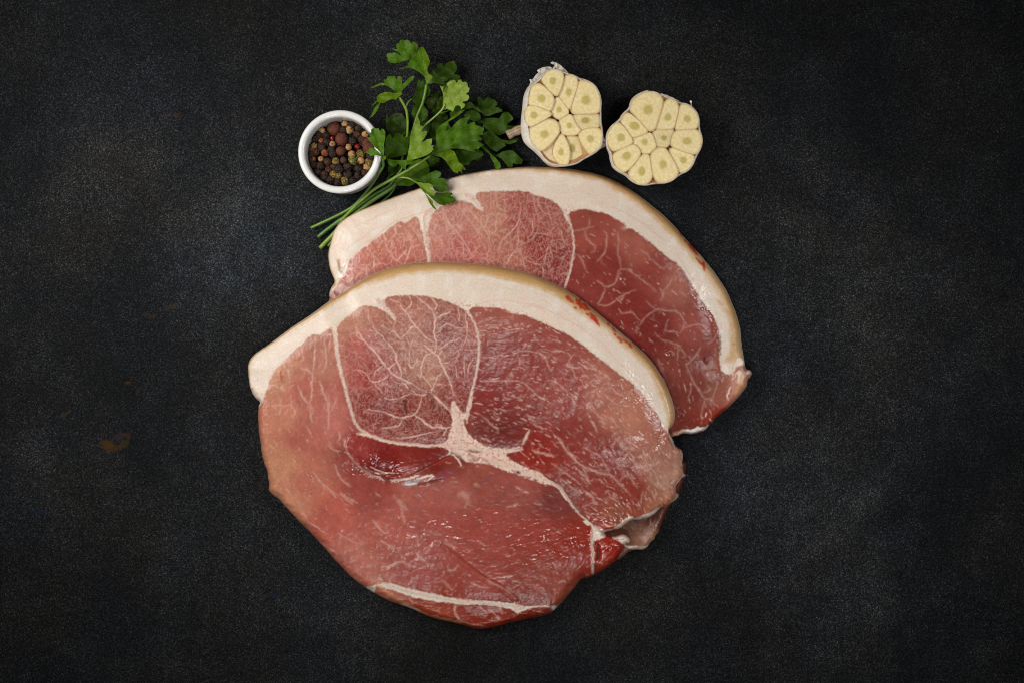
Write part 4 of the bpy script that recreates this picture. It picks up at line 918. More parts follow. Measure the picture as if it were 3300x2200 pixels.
  edge=[(1100,950,16),(1200,700,8),(2360,1150,10),(2380,1250,18),(2300,1330,14),(2200,1400,9),(2150,1600,12),(2050,1770,16),(1060,800,14),(2100,1750,14)],
  swell=lambda X, Y: 1.0 * gauss(X, Y, 1500, 700, 300, 160) + 1.5 * gauss(X, Y, 2000, 900, 200, 200) - 2.2 * gauss(X, Y, 2280, 1155, 45, 40) - 1.6 * gauss(X, Y, 2290, 1080, 25, 90, -8) - 8.0 * sst(1430, 1560, Y) - 3.5 * gauss(X, Y, 2350, 1280, 70, 90, 20),
  wet=lambda X, Y: np.clip(.04 + 1.1 * gauss(X, Y, 2270, 980, 26, 90, -25) + .6 * gauss(X, Y, 2120, 1120, 60, 140, -30) + .7 * gauss(X, Y, 2370, 1220, 40, 40) + .8 * gauss(X, Y, 1110, 870, 20, 30) + .4 * gauss(X, Y, 2140, 1640, 60, 60), 0, 1),
  fat_pink=lambda X, Y: .45 + .8 * gauss(X, Y, 1170, 760, 170, 130) + .4 * gauss(X, Y, 2000, 700, 200, 100),
  rind_pale=lambda X, Y: .8 * gauss(X, Y, 1100, 800, 120, 140) + .4 * gauss(X, Y, 2250, 950, 80, 160) + .3 * gauss(X, Y, 2380, 1150, 40, 80),
  keep=lambda X, Y: sdf_front_keep(X, Y),
)
fp = chaikin(front_outline[::6], 1)
def sdf_front_keep(X, Y):
    g = Grid(BACK['box'][0], BACK['box'][1], BACK['box'][2], BACK['box'][3], BACK['step'])
    return g.sdf(fp, 4) > -70           # the hidden middle, under the front steak, is left out
gb, sob = build_steak(BACK, 'rear raw pork steak half covered by the other, just below the garlic and parsley')
hb = blur(np.where(sob < 0, 1.0, 0.0), 6)
hb = np.maximum(sst(0, .5, hb), 0)
# how high the rear slice holds up the front one (mm)
def under_front(X, Y):
    x = np.clip((X - gb.x0) / gb.step, 0, gb.shape[1] - 1.001); y = np.clip((Y - gb.y0) / gb.step, 0, gb.shape[0] - 1.001)
    i = x.astype(int); j = y.astype(int); fx = x - i; fy = y - j; u = under_mask
    return (u[j, i] * (1 - fx) + u[j, i + 1] * fx) * (1 - fy) + (u[j + 1, i] * (1 - fx) + u[j + 1, i + 1] * fx) * fy
# region the rear slice occupies, closed off deep inside the front one where the support has already faded to nothing
hold = pts("A 200,1455 Z 1500,1900 1985,1815 2200,1500 2300,1400 2400,1100 2000,650 1500,500 1030,700")
sf_ = gb.sdf(chaikin(front_outline[::6], 1), 4)
um = np.where(gb.sdf(hold, 3) < 0, 1.0, 0.0)
um = blur(um, 16)
low_tail = 1 - .72 * sst(1380, 1560, gb.Y)
under_mask = blur(um * 13.8 * low_tail * (1 - sst(50, 430, -sf_)), 5)
build_steak(FRONT, 'front raw pork steak lying on top of the other, whole round cut face showing', under_front)
# ------------------------------------------------------------------ bowl
def make_bowl():
    m, nt, b = new_mat('white_glazed_porcelain')
    b.inputs['Base Color'].default_value = (.76, .745, .71, 1); b.inputs['Roughness'].default_value = .16
    b.inputs['Specular IOR Level'].default_value = .5
    b.inputs['Coat Weight'].default_value = .3; b.inputs['Coat Roughness'].default_value = .06
    sp = ramp(nt, noise(nt, 420, 2, .5), [(.735, 0.0), (.76, 1.0)])
    col = mix(nt, math_(nt, 'MULTIPLY', sp, .5), (.76, .745, .71), (.30, .22, .15))
    nt.links.new(col, b.inputs['Base Color'])
    bump(nt, b, noise(nt, 60, 2, .5), .3, .0003)
    cx, cy = W(1095, 489, .030)
    # profile r, z (mm): outside from the foot up, over the lip, down inside
    outer = [(24.8, 0), (25.8, .2), (26.6, 1.2), (26.9, 3), (26.9, 7), (27.0, 13), (27.3, 19), (27.7, 23.5), (28.2, 25.6), (28.7, 27.2), (28.8, 28.5), (28.4, 29.5), (27.5, 30.15), (26.3, 30.3), (25.1, 30.0), (24.2, 29.2)]
    inner = [(24.2, 29.2), (23.7, 27.8), (23.4, 24), (23.1, 18), (22.6, 10), (21.0, 5.5), (18, 4.2), (0.01, 4)]
    root = empty('ramekin', 0, 0, 0, 'small round white porcelain bowl filled with mixed peppercorns', 'bowl')
    def lathe(name, prof, n=128):
        prof = np.array(prof); t = np.linspace(0, 2 * np.pi, n, endpoint=False)
        V = []
        for r, z in prof:
            rr = r * (1 + .006 * np.sin(2 * t + .4))
            V.append(np.stack([cx + rr * MM * np.cos(t), cy + rr * MM * np.sin(t), np.full(n, z * MM)], 1))
        V = np.vstack(V); F = []
        for i in range(len(prof) - 1):
            a = np.arange(n) + i * n; bb = (np.arange(n) + 1) % n + i * n
            F.append(np.stack([a, bb, bb + n, a + n], 1))
        return mesh_np(name, V, np.vstack(F), m, root)
    def smooth(p):
        return chaikin(np.array(p, float), 2, False)
    lathe('bowl_wall', smooth(outer + inner[1:]))
    lathe('foot', [(24.8, 0), (22.6, 0.0), (22.3, 1.0), (0.01, 1.2)])
    settle(root, (cx, cy, 0))
    return cx, cy
bcx, bcy = make_bowl()

# ------------------------------------------------------------------ peppercorns
def pepper_mat(name, rough, bd, sc, spec=.3):
    m, nt, b = new_mat(name)
    c = attr(nt, 'Col', True)
    n1 = noise(nt, sc, 4, .7)
    c = mix(nt, 1.0, c, ramp(nt, n1, [(.38, .22), (.5, .72), (.66, 1.6)] if 'crinkled' in name else [(.35, .5), (.65, 1.15)]), 'MULTIPLY')  # crinkle shading multiplied into the colour
    nt.links.new(c, b.inputs['Base Color']); b.inputs['Roughness'].default_value = rough
    b.inputs['Specular IOR Level'].default_value = spec
    bump(nt, b, noise(nt, sc * 1.2, 4, .7), 1.0, bd)
    return m
PM = {'plain': pepper_mat('matte_berry_skin', .7, .0002, 2200), 'crinkled': pepper_mat('crinkled_peppercorn_skin', .45, .0006, 1000, .28), 'shiny': pepper_mat('glossy_red_skin', .25, .0002, 600, .5)}
def ico(sub=3):
    import bmesh
    bm = bmesh.new(); bmesh.ops.create_icosphere(bm, subdivisions=sub, radius=1)
    V = np.array([v.co[:] for v in bm.verts]); F = np.array([[v.index for v in f.verts] for f in bm.faces]); bm.free()
    return V, F
IV, IF = ico(4)
def noise3(p, s, seed):
    return vnoise(p[:, 0] * s + 13.7, p[:, 1] * s + p[:, 2] * s * .7 + 4, seed) * .6 + vnoise(p[:, 1] * s - 8, p[:, 2] * s + p[:, 0] * s * .6, seed + 3) * .6
def berry(x, y, z, r, kind, seed):
    """kinds: black, brown (allspice), tan, olive, red, orange, purple, striped, hollow"""
    V = IV.copy(); R_ = np.random.default_rng(seed)
    q, _ = np.linalg.qr(R_.normal(size=(3, 3))); P_ = V @ q
    cols = {'black': ((34, 22, 16), (10, 7, 6), (78, 52, 38)), 'darkbrown': ((62, 34, 22), (22, 12, 9), (100, 62, 42)), 'brown': ((98, 50, 32), (64, 28, 18), (126, 72, 48)), 'tan': ((182, 136, 86), (112, 76, 44), (214, 176, 124)),
            'olive': ((108, 86, 36), (40, 28, 12), (180, 152, 80)), 'red': ((120, 12, 12), (50, 8, 8), (150, 36, 30)), 'orange': ((120, 58, 26), (60, 24, 12), (170, 100, 56)),
            'purple': ((78, 52, 48), (48, 30, 28), (100, 72, 66)), 'green': ((88, 84, 24), (20, 18, 6), (170, 170, 78))}[kind]
    base, dark, lite = [lin(c) for c in cols]
    h = np.zeros(len(V)); mat = PM['plain']
    if kind in ('black', 'darkbrown', 'olive', 'green', 'orange'):
        f = noise3(P_, 2.3, seed % 50); f2 = noise3(P_, 5.5, seed % 50 + 9)
        ridge = 1 - np.abs(f) * 2.6; ridge2 = 1 - np.abs(f2) * 2.2
        amp = {'black': .15, 'darkbrown': .12, 'olive': .17, 'green': .22, 'orange': .05}[kind]
        h = 1.5 * amp * (np.clip(ridge, -.6, 1) - .3) + amp * .5 * np.clip(ridge2, -.5, 1)
        k = np.clip(ridge * .7 + ridge2 * .4 - .3, 0, 1)[:, None]
        c = base * (1 - k) + lite * k; k = np.clip(-ridge, 0, 1)[:, None]; c = c * (1 - k) + dark * k  # paler ridges, dark crevices: wrinkle shading put into the colour
        mat = PM['crinkled']
    elif kind == 'tan':
        f = noise3(P_, 2.0, seed % 50); f2 = noise3(P_, 6, seed % 50 + 9)
        h = .03 * f + .015 * f2
        k = np.clip(f2 * .8 + .1, 0, .8)[:, None]; c = base * (1 - k) + dark * k
        k = np.clip(f, 0, .8)[:, None]; c = c * (1 - k) + lite * k
        pole = np.clip((P_[:, 2] - .93) * 20, 0, 1)[:, None]; c = c * (1 - pole) + dark * .6 * pole
    else:
        f = noise3(P_, 3, seed % 50)
        h = .02 * f
        k = np.clip(f, 0, 1)[:, None]; c = base * (1 - k) + lite * k; k = np.clip(-f, 0, 1)[:, None]; c = c * (1 - k) + dark * k
        if kind == 'brown':
            pole = np.exp(-((P_[:, 2] - .92) / .02) ** 2)[:, None]; c = c * (1 - pole * .5) + lite * 1.3 * pole * .5; h -= .04 * np.clip((P_[:, 2] - .93) * 15, 0, 1)
        if kind == 'red': mat = PM['shiny']
    V = V * (1 + h)[:, None] * r + np.array([x, y, z])
    return mesh_np('peppercorn' if kind != 'brown' else 'allspice_berry', V, IF, mat, None, c)
BG = 'peppercorns in the white bowl'
top = [  # K-sheet centre x, y, radius, kind, label
 (690,447,92,'brown','largest brown allspice berry, ring scar on it, near the top rim inside the bowl'), (790,585,85,'brown','round reddish brown allspice berry in the middle of the bowl'),
 (775,735,62,'brown','smaller brown allspice berry just below the central one'), (1098,625,58,'brown','brown allspice berry half hidden by the parsley leaf, the upper of two'), (1128,700,76,'brown','brown allspice berry partly under the parsley leaf at the bowl edge'),
 (535,475,44,'tan','tan peppercorn at upper left beside the largest allspice berry'), (828,392,43,'tan','tan peppercorn tucked against the top inside rim'), (887,467,53,'tan','pale cream peppercorn with a dark cleft, right of the largest allspice'),
 (1085,522,42,'tan','light tan peppercorn at upper right beside the parsley leaf'), (670,645,40,'tan','dull tan peppercorn left of the central allspice berry'), (877,685,42,'tan','mottled greyish tan peppercorn right of the two central allspice berries'),
 (917,775,48,'tan','cream peppercorn above the hollow green husk'), (1035,855,47,'tan','pinkish tan peppercorn right of the hollow green husk'), (1103,940,48,'tan','cream peppercorn with a small dark pole, at the lower right rim'),
 (1136,872,46,'olive','crinkled golden olive peppercorn at the right rim'), (525,835,36,'tan','small tan peppercorn left of the wrinkled olive one'), (433,832,31,'orange','small orange brown peppercorn near the left rim'),
 (578,755,49,'orange','glowing orange red peppercorn left of centre'), (530,603,38,'orange','reddish brown broken peppercorn near the upper left'), (1002,435,42,'darkbrown','round brown peppercorn near the top right rim'),
 (668,575,30,'red','small crimson peppercorn left of the central allspice'), (985,680,36,'red','bright red peppercorn right of centre'),
 (712,862,42,'olive','pale wrinkled olive peppercorn below the centre'), (935,850,55,'green','hollow crinkled green husk in the lower right of the bowl'), (695,1030,50,'olive','split yellow olive husk near the bottom rim'), (745,1045,38,'olive','golden crinkled peppercorn touching the split husk'),
 (832,1110,50,'olive','brownish olive wrinkled peppercorn at the very bottom rim'), (445,668,36,'olive','dark olive peppercorn near the left rim'), (1030,770,50,'olive','dark grey olive peppercorn below the red one'), (385,700,45,'brown','brown striped round berry against the left wall of the bowl'),
 (810,850,45,'purple','smooth purple brown peppercorn in the lower middle'), (520,925,52,'black','ball shaped dark peppercorn with net wrinkles at lower left')]
for x, y in [(440,570),(590,540),(920,395),(820,470),(985,525),(932,610),(595,620),(465,745),(380,775),(540,685),(675,770),(660,715),(610,870),(435,910),(690,930),(755,965),(865,930),(1000,955),(570,1030),(640,1105),(865,1030),(1000,1050),(490,1000),(930,1105),(1050,590),(1150,800),(560,1085),(735,1125),(625,965),(505,530),(1090,1010),(410,850)]:
    k = 'darkbrown' if (x * 7 // 5 + y // 5) % 4 == 0 else 'black'
    top.append((x, y, 44 + (x * 13 + y * 7) % 12, k, None))
zt_ = 22.3 * MM
used = set()
SHORT = ['largest allspice', 'central allspice', 'third allspice', 'upper allspice under the leaf', 'allspice under the leaf', 'tan one at upper left', 'tan one at the top rim', 'cleft cream one', 'tan one at upper right', 'dull tan one',
 'greyish tan one', 'cream one above the green husk', 'pinkish tan one', 'cream one at lower right rim', 'golden one at the right rim', 'small tan one at left', 'small orange brown one', 'orange red one', 'reddish broken one', 'brown one at top right',
 'crimson one', 'bright red one', 'pale wrinkled olive one', 'hollow green husk', 'split yellow husk', 'golden crinkled one', 'olive one at the bottom', 'dark olive one at left', 'grey olive one', 'striped berry', 'purple brown one', 'net wrinkled black one']
pc = 0
placed = []
for x, y, r, k, lab in top:
    px = 900 + x / 3.92; py = 300 + y / 3.92
    rr = r / 3.92 * S * (H - .02) / H
    z = zt_ - (rr if rr > .003 else rr * .9 + .0006) + ((pc * 37) % 10) * .00012
    wx_, wy_ = W(px, py, z)
    d = math.hypot(wx_ - bcx, wy_ - bcy); lim = .0233 - rr
    if d > lim: wx_, wy_ = bcx + (wx_ - bcx) * lim / d, bcy + (wy_ - bcy) * lim / d
    o = berry(wx_, wy_, z, rr, k, 100 + pc)
    placed.append((wx_, wy_, z, rr))
    if lab: tag(o, lab, 'allspice' if o.name.startswith('all') else 'peppercorn', BG)
    else:
        near = min(((math.hypot(x - q[0], y - q[1]), q) for q in top if q[4]), key=lambda e: e[0])[1]
        dx, dy = x - near[0], y - near[1]
        side = ('right of' if dx > 0 else 'left of') if abs(dx) > abs(dy) * 1.2 else ('below' if dy > 0 else 'above')
        short = SHORT[top.index(near)]
        lb = ('dark brown' if k == 'darkbrown' else 'black') + ' wrinkled peppercorn just ' + side + ' the ' + short
        while lb in used: lb = lb.replace('just', 'a little farther') if 'just' in lb else lb.replace('a little farther', 'second out') if 'a little' in lb else lb + ' again'
        used.add(lb)
        tag(o, lb, 'peppercorn', 'dark wrinkled peppercorns in the bowl')
    pc += 1
# the layer below, seen in the gaps
fills = []
V_, F_, C_ = [], [], []
off = 0
R = random.Random(4)
SV, SF = ico(2)
for i in range(-9, 10):
    for j in range(-9, 10):
        x = bcx + (i + (j % 2) * .5) * .0049; y = bcy + j * .0043
        if math.hypot(x - bcx, y - bcy) > .0206: continue
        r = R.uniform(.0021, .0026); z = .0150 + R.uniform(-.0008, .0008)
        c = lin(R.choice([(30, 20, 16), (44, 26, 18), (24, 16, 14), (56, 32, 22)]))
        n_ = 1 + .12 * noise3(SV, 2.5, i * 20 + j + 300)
        V_.append(SV * n_[:, None] * r + np.array([x, y, z])); F_.append(SF + off); C_.append(np.tile(c, (len(SV), 1))); off += len(SV)
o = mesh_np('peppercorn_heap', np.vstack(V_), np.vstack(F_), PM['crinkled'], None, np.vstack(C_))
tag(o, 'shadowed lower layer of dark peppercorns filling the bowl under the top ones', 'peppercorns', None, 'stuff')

# ------------------------------------------------------------------ garlic
gm, nt, b = new_mat('cut_garlic_flesh')
c = attr(nt, 'Col', True)
c = mix(nt, 1.0, c, ramp(nt, noise(nt, 1500, 3, .7), [(.3, .93), (.7, 1.06)]), 'MULTIPLY')
nt.links.new(c, b.inputs['Base Color']); b.inputs['Roughness'].default_value = .34
b.inputs['Subsurface Weight'].default_value = .2; b.inputs['Subsurface Radius'].default_value = (1, .7, .3); b.inputs['Subsurface Scale'].default_value = .002
bump(nt, b, noise(nt, 1400, 3, .6), .8, .0001)
wm, nt, b = new_mat('papery_garlic_skin')
c = attr(nt, 'Col', True)
c = mix(nt, 1.0, c, ramp(nt, noise(nt, 700, 3, .7), [(.3, .82), (.7, 1.1)]), 'MULTIPLY')
nt.links.new(c, b.inputs['Base Color']); b.inputs['Roughness'].default_value = .55
bump(nt, b, noise(nt, 500, 4, .7), .8, .00025)

def ring_mesh(name, rings, mat, parent, cols, close_top=False):
    n = len(rings[0]); V = np.vstack(rings); F = []
    for i in range(len(rings) - 1):
        a = np.arange(n) + i * n; bb = (np.arange(n) + 1) % n + i * n
        F.append(np.stack([a, bb, bb + n, a + n], 1))
    Fs = [np.vstack(F)]
    if close_top:
        V = np.vstack([V, rings[0].mean(0)]); a = np.arange(n)
        Fs.append(np.stack([(a + 1) % n, a, np.full(n, len(V) - 1)], 1)); cols = np.vstack([cols, cols[:n].mean(0)])
    return mesh_np(name, V, Fs, mat, parent, cols)

def resample(p, n, closed=True):
    q = np.vstack([p, p[:1]]) if closed else p
    seg = np.hypot(*np.diff(q, axis=0).T); c = np.concatenate([[0], np.cumsum(seg)])
    t = np.linspace(0, c[-1], n, endpoint=not closed)
    return np.stack([np.interp(t, c, q[:, 0]), np.interp(t, c, q[:, 1])], 1)

def to3(p, z):
    z = np.full(len(p), z * MM) if np.isscalar(z) else z * MM
    x, y = W(p[:, 0], p[:, 1], z)
    return np.stack([x, y, z], 1)

def clove(sheet, spec, germ, zt, parent, seed, lowz=None, dull=0, zfun=None):
    v = VIEWS[sheet]
    p = chaikin(pts(sheet + ' ' + spec), 2)
    gx, gy, ga, gb_ = germ
    gc = np.array([v[0] + gx / v[2], v[1] + gy / v[2]]); ga /= v[2]; gb_ /= v[2]
    n = 96
    p = resample(p, n)
    ctr0 = p.mean(0); dd_ = p - ctr0; p = p + dd_ / np.hypot(*dd_.T)[:, None] * 4.0
    th = np.arctan2(p[:, 1] - gc[1], p[:, 0] - gc[0])
    # ray angles follow the outline points so rings never cross
    el = gc + np.stack([np.cos(th) * ga, np.sin(th) * gb_], 1) * (1 + .10 * fbm(np.cos(th) * 1.2 + seed, np.sin(th) * 1.2, seed, 2))[:, None]
    zf = zfun or (lambda q: np.zeros(len(q)))
    ctr = p.mean(0)
    def colour(q, t):
        """t 0 at the germ, 1 at the rim"""
        f1 = fbm(q[:, 0] / 9, q[:, 1] / 9, seed, 3); f2 = fbm(q[:, 0] / 2.6, q[:, 1] / 2.6, seed + 5, 2)
        a = lin((232, 206, 140)); bb = lin((243, 226, 180)); e = lin((220, 186, 122)); gcol = lin((200, 178, 108))
        k = np.clip(.5 + .8 * f1 + .3 * f2, 0, 1)[:, None]
        c = a * (1 - k) + bb * k
        k = (sst(.80, 1.0, t) * .7 * np.ones(len(q)))[:, None]; c = c * (1 - k) + e * k
        k = (sst(.22, .02, t) * .55 * np.ones(len(q)))[:, None]; c = c * (1 - k) + gcol * k
        c = c * (1 - dull * .12)
        return c
    # wall from the bottom up, rounded cut edge, then inward to the germ
    rings, cols = [], []
    skin = lin((232, 204, 158)); deep = lin((200, 150, 102))  # deep: lower clove walls darkened, shade between cloves put into the colour
    for sc, dz, cc in ((.90, -7, deep), (.97, -4, deep * 1.2), (1.0, -2, skin), (1.0, -.6, skin), (1.0, .25, skin)):
        q = ctr + (p - ctr) * sc; rings.append(to3(q, zt + dz + zf(q))); cols.append(np.tile(cc, (n, 1)))
    inn = ctr + (p - ctr) * .972
    rings.append(to3(inn, zt + .15 + zf(inn))); cols.append(np.tile(skin * .9, (n, 1)))
    flesh_r, flesh_c = [], []
    ts = [1.0, .985, .95, .9, .8, .7, .6, .5, .4, .3, .2, .12, .06, .0]
    for t in ts:
        q = el * (1 - t) + inn * t
        z = zt - .15 + zf(q) + (0.12 * (1 - t)) - (.25 if t == 1.0 else 0)
        flesh_r.append(to3(q, z)); flesh_c.append(colour(q, t))
    w = ring_mesh('clove_skin', rings, wm, parent, np.vstack(cols))
    o = ring_mesh('clove', flesh_r, gm, parent, np.vstack(flesh_c))
    # germ: the green heart, slightly proud
    gr, gc_ = [], []
    for t, dz, cc in ((1.0, 0, (206, 184, 114)), (.9, .10, (190, 166, 86)), (.75, .08, (210, 190, 122)), (.5, .10, (190, 168, 88)), (.3, .10, (206, 188, 112)), (.1, .12, (196, 176, 96))):
        q = gc + (el - gc) * t
        gr.append(to3(q, zt - .03 + dz + zf(q)))
        gc_.append(np.tile(lin(cc) * (1 - dull * .2), (n, 1)))
    g_ = ring_mesh('germ', gr[::-1], gm, o, np.vstack(gc_[::-1]), True)
    return o

def bulb_shell(parent, rim, out, zt, zmid, seed, tint=(232, 222, 206)):
    """dry outer skin: cut rim, widest belly, tucked in at the bottom; plus the dark floor between cloves"""
    n = 160
    rim = resample(chaikin(pts(rim), 2), n); out = resample(chaikin(pts(out), 2), n)
    # start both loops at the same bearing
    c0 = rim.mean(0)
    def turn(p):
        a = np.arctan2(p[:, 1] - c0[1], p[:, 0] - c0[0]); s = int(np.argmin(np.abs(a + np.pi / 2)))
        p = np.roll(p, -s, 0)
        area_ = np.sum(p[:, 0] * np.roll(p[:, 1], -1) - np.roll(p[:, 0], -1) * p[:, 1])
        return p if area_ > 0 else np.roll(p[::-1], 1, 0)
    rim = turn(rim); out = turn(out)
    a = np.linspace(0, 2 * np.pi, n, endpoint=False)
    rings, cols = [], []
    prof = [(0, 0.985, zt + .3), (0, 1.0, zt + .5), (.25, 1.0, zt - .6), (.6, 1.0, zt - 3), (.9, 1.0, zt - 6), (1, 1.0, zmid), (1, .96, zmid - 4), (1, .84, 2.4), (1, .66, .6), (1, .5, .1)]
    cc = out.mean(0)
    for i, (t, sc, z) in enumerate(prof):
        q = rim * (1 - t) + out * t
        if sc < .98 or i == 0: q = (cc if i else c0) + (q - (cc if i else c0)) * sc
        j = .8 * fbm(a * 3 + seed, a * 0 + i * .3, seed, 2) if 0 < i < 7 else 0
        zz = z + (0.7 * fbm(np.cos(a) * 5, np.sin(a) * 5 + seed, seed, 2) if i in (0, 1) else 0 * a)
        q = q + np.stack([np.cos(a), np.sin(a)], 1) * np.reshape(j, (-1, 1)) if not np.isscalar(j) else q
        rings.append(to3(q, np.maximum(zz + 0 * a, .05)))
        f = fbm(np.cos(a) * 9, np.sin(a) * 9, seed + 4, 2)[:, None] * .12 + .95
        cols.append(lin(tint) * f * (1.0 if i > 1 else .86))
    sh = ring_mesh('outer_skin', rings, wm, parent, np.vstack(cols))
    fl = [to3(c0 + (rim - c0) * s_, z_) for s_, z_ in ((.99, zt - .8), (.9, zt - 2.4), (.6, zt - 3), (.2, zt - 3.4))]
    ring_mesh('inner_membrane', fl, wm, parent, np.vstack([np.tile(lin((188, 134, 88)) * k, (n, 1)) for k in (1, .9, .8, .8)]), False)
    return sh

def flake(parent, spec, zf, name='skin_flake', tint=(226, 216, 200), thick=.15, curl=0):
    p = chaikin(pts(spec), 1)
    sheet_mesh(p, 2.2, lambda X, Y: zf(X, Y), lambda X, Y: lin(tint) * (.92 + .16 * fbm(X / 5, Y / 5, 3, 2))[..., None], wm, name, parent, thick)

def sheet_mesh(outline, step, zf, cf, mat, name, parent, thick=.25, attrs=None):
    """a thin two-sided sheet with a traced outline, height zf (mm)"""
    x0, y0 = outline.min(0) - 2 * step; x1, y1 = outline.max(0) + 2 * step
    g = Grid(x0, y0, x1, y1, step)
    so, qx, qy = sdf_pts(outline, g.X, g.Y, True)
    ins = so < 0
    cell = ins[:-1, :-1] | ins[1:, :-1] | ins[:-1, 1:] | ins[1:, 1:]
    use = np.zeros(g.shape, bool)
    use[:-1, :-1] |= cell; use[1:, :-1] |= cell; use[:-1, 1:] |= cell; use[1:, 1:] |= cell
    px = np.where(ins, g.X, qx); py = np.where(ins, g.Y, qy)
    z = zf(px, py) + np.zeros(g.shape)
    col = cf(px, py)
    idx = np.full(g.shape, -1); idx[use] = np.arange(use.sum())
    jj, ii = np.nonzero(cell)
    F = np.stack([idx[jj + 1, ii], idx[jj + 1, ii + 1], idx[jj, ii + 1], idx[jj, ii]], 1)
    z = np.maximum(z[use], .4) * MM
    x, y = W(px[use], py[use], z)
    V = np.stack([x, y, z], 1); n = len(V)
    Vb = V.copy(); Vb[:, 2] -= thick * MM
    E = np.vstack([F[:, [0, 1]], F[:, [1, 2]], F[:, [2, 3]], F[:, [3, 0]]])
    key = np.sort(E, 1); kk = key[:, 0].astype(np.int64) * n + key[:, 1]
    _, inv, cnt = np.unique(kk, return_inverse=True, return_counts=True)
    be = E[cnt[inv.ravel()] == 1]
    SK = np.stack([be[:, 1], be[:, 0], be[:, 0] + n, be[:, 1] + n], 1)
    c = col[use]
    return mesh_np(name, np.vstack([V, Vb]), np.vstack([F, F[:, ::-1] + n, SK]), mat, parent, np.vstack([c, c]))

G1 = empty('garlic_half', 0, 0, 0, 'left cut garlic bulb half with a short dry stem, above the rear steak', 'garlic', 'two halves of a cut garlic bulb')
rim1 = "M 370,400 340,480 330,600 322,670 290,760 298,870 335,950 350,1080 400,1200 500,1285 550,1370 640,1440 760,1465 870,1462 990,1430 1050,1385 1190,1312 1290,1235 1328,1140 1325,1000 1300,900 1302,750 1300,560 1255,440 1190,360 1050,330 980,275 880,245 800,215 700,180 620,195 540,250 500,310 450,350"
out1 = "M 345,395 300,470 270,560 262,680 240,850 240,1000 262,1130 330,1210 400,1260 500,1360 570,1440 640,1480 730,1482 860,1475 1000,1440 1055,1395 1200,1320 1300,1245 1340,1180 1340,1000 1315,900 1312,750 1308,560 1265,430 1200,350 1050,315 980,262 880,232 800,200 700,165 610,175 520,230 470,300 420,350"
bulb_shell(G1, rim1, out1, 24, 13, 2)
cl1 = [("520,310 560,250 620,205 700,190 760,205 800,250 800,320 780,400 750,490 720,530 690,520 640,470 580,400 535,350",(665,337,38,42)),
("820,290 870,262 930,265 980,300 1000,370 985,450 950,560 920,650 890,705 860,690 810,620 750,540 760,460 790,370",(878,485,36,42)),
("1010,350 1080,335 1150,350 1220,410 1270,480 1295,570 1300,660 1290,730 1240,765 1100,765 980,770 930,760 910,710 930,640 960,560 995,440",(1105,590,48,54)),
("345,500 370,430 420,390 480,378 540,410 600,470 660,530 680,590 660,680 630,735 560,735 470,700 400,680 350,640 340,570",(515,570,44,42)),
("300,740 320,690 370,670 440,680 540,720 610,740 650,785 600,820 520,860 440,905 390,935 340,925 305,870 295,800",(415,793,42,40)),
("690,600 730,555 760,580 810,650 870,730 865,770 800,820 760,845 710,820 660,780 655,720 670,650",(748,718,30,35)),
("760,860 810,820 870,790 920,800 940,860 970,920 1030,980 1020,1020 960,1050 830,1050 780,1010 755,940",(888,928,32,32)),
("945,800 1000,780 1120,770 1230,775 1280,800 1290,860 1290,930 1240,960 1120,975 1030,980 980,920 955,860",(1098,862,48,38)),
("360,960 430,930 530,870 600,850 680,860 740,910 750,980 740,1040 680,1110 600,1200 520,1265 450,1240 390,1170 360,1080",(555,1045,48,42)),
("760,1050 790,1050 830,1090 860,1170 885,1260 880,1380 860,1450 780,1450 720,1400 670,1320 670,1260 700,1170 735,1100",(775,1280,30,40)),
("845,1070 900,1068 980,1075 1010,1120 1040,1200 1055,1280 1040,1370 970,1430 892,1445 888,1380 892,1260 868,1160",(925,1230,36,50)),
("1010,1060 1040,1010 1110,980 1220,968 1290,980 1320,1050 1320,1150 1280,1240 1200,1300 1160,1305 1110,1260 1060,1170 1025,1110",(1165,1105,38,42))]
dz1 = [.3, -.3, .2, 0, .4, -.6, -.5, -.7, .1, -.8, -2.2, -.2]
for i, (sp, ge) in enumerate(cl1): clove('M', sp, ge, 24 + dz1[i], G1, 20 + i, dull=1 if i in (7, 10) else 0)
flake(G1, "M 515,1270 600,1200 680,1120 742,1085 700,1170 672,1260 672,1320 720,1400 790,1455 700,1440 600,1410 560,1370", lambda X, Y: 22.2 + 0 * X, 'clove_side', (232, 206, 160), .3)
flake(G1, "M 1000,1080 1030,1110 1060,1170 1110,1260 1160,1305 1120,1330 1070,1340 1050,1250 1020,1160", lambda X, Y: 22.2 + 0 * X, 'clove_side', (206, 156, 96), .3)
flake(G1, "M 350,400 370,350 350,310 400,320 440,250 490,215 445,205 500,165 600,140 665,160 640,200 540,265 500,330 440,380 380,420", lambda X, Y: 17 + 1.6 * fbm(X / 14, Y / 14, 5, 2))
flake(G1, "M 655,190 670,150 700,130 680,120 650,110 630,90 670,78 720,95 790,140 860,215 895,250 860,270 800,225 760,200 725,185 700,150 690,190", lambda X, Y: 19 + 2 * fbm(X / 14, Y / 14, 6, 2))
flake(G1, "M 900,235 980,285 1100,312 1200,362 1170,368 1050,345 960,300", lambda X, Y: 22 + .6 * fbm(X / 9, Y / 9, 7, 2), tint=(214, 190, 160))
flake(G1, "M 1325,1060 1345,1090 1368,1110 1360,1150 1372,1200 1340,1225 1290,1248 1325,1160", lambda X, Y: 14 + 1.2 * fbm(X / 9, Y / 9, 8, 2), tint=(196, 184, 172))
flake(G1, "M 505,1300 530,1310 560,1390 620,1440 720,1470 640,1482 570,1440 530,1370", lambda X, Y: 20 + 0 * X, 'skin_flake', (176, 128, 84))
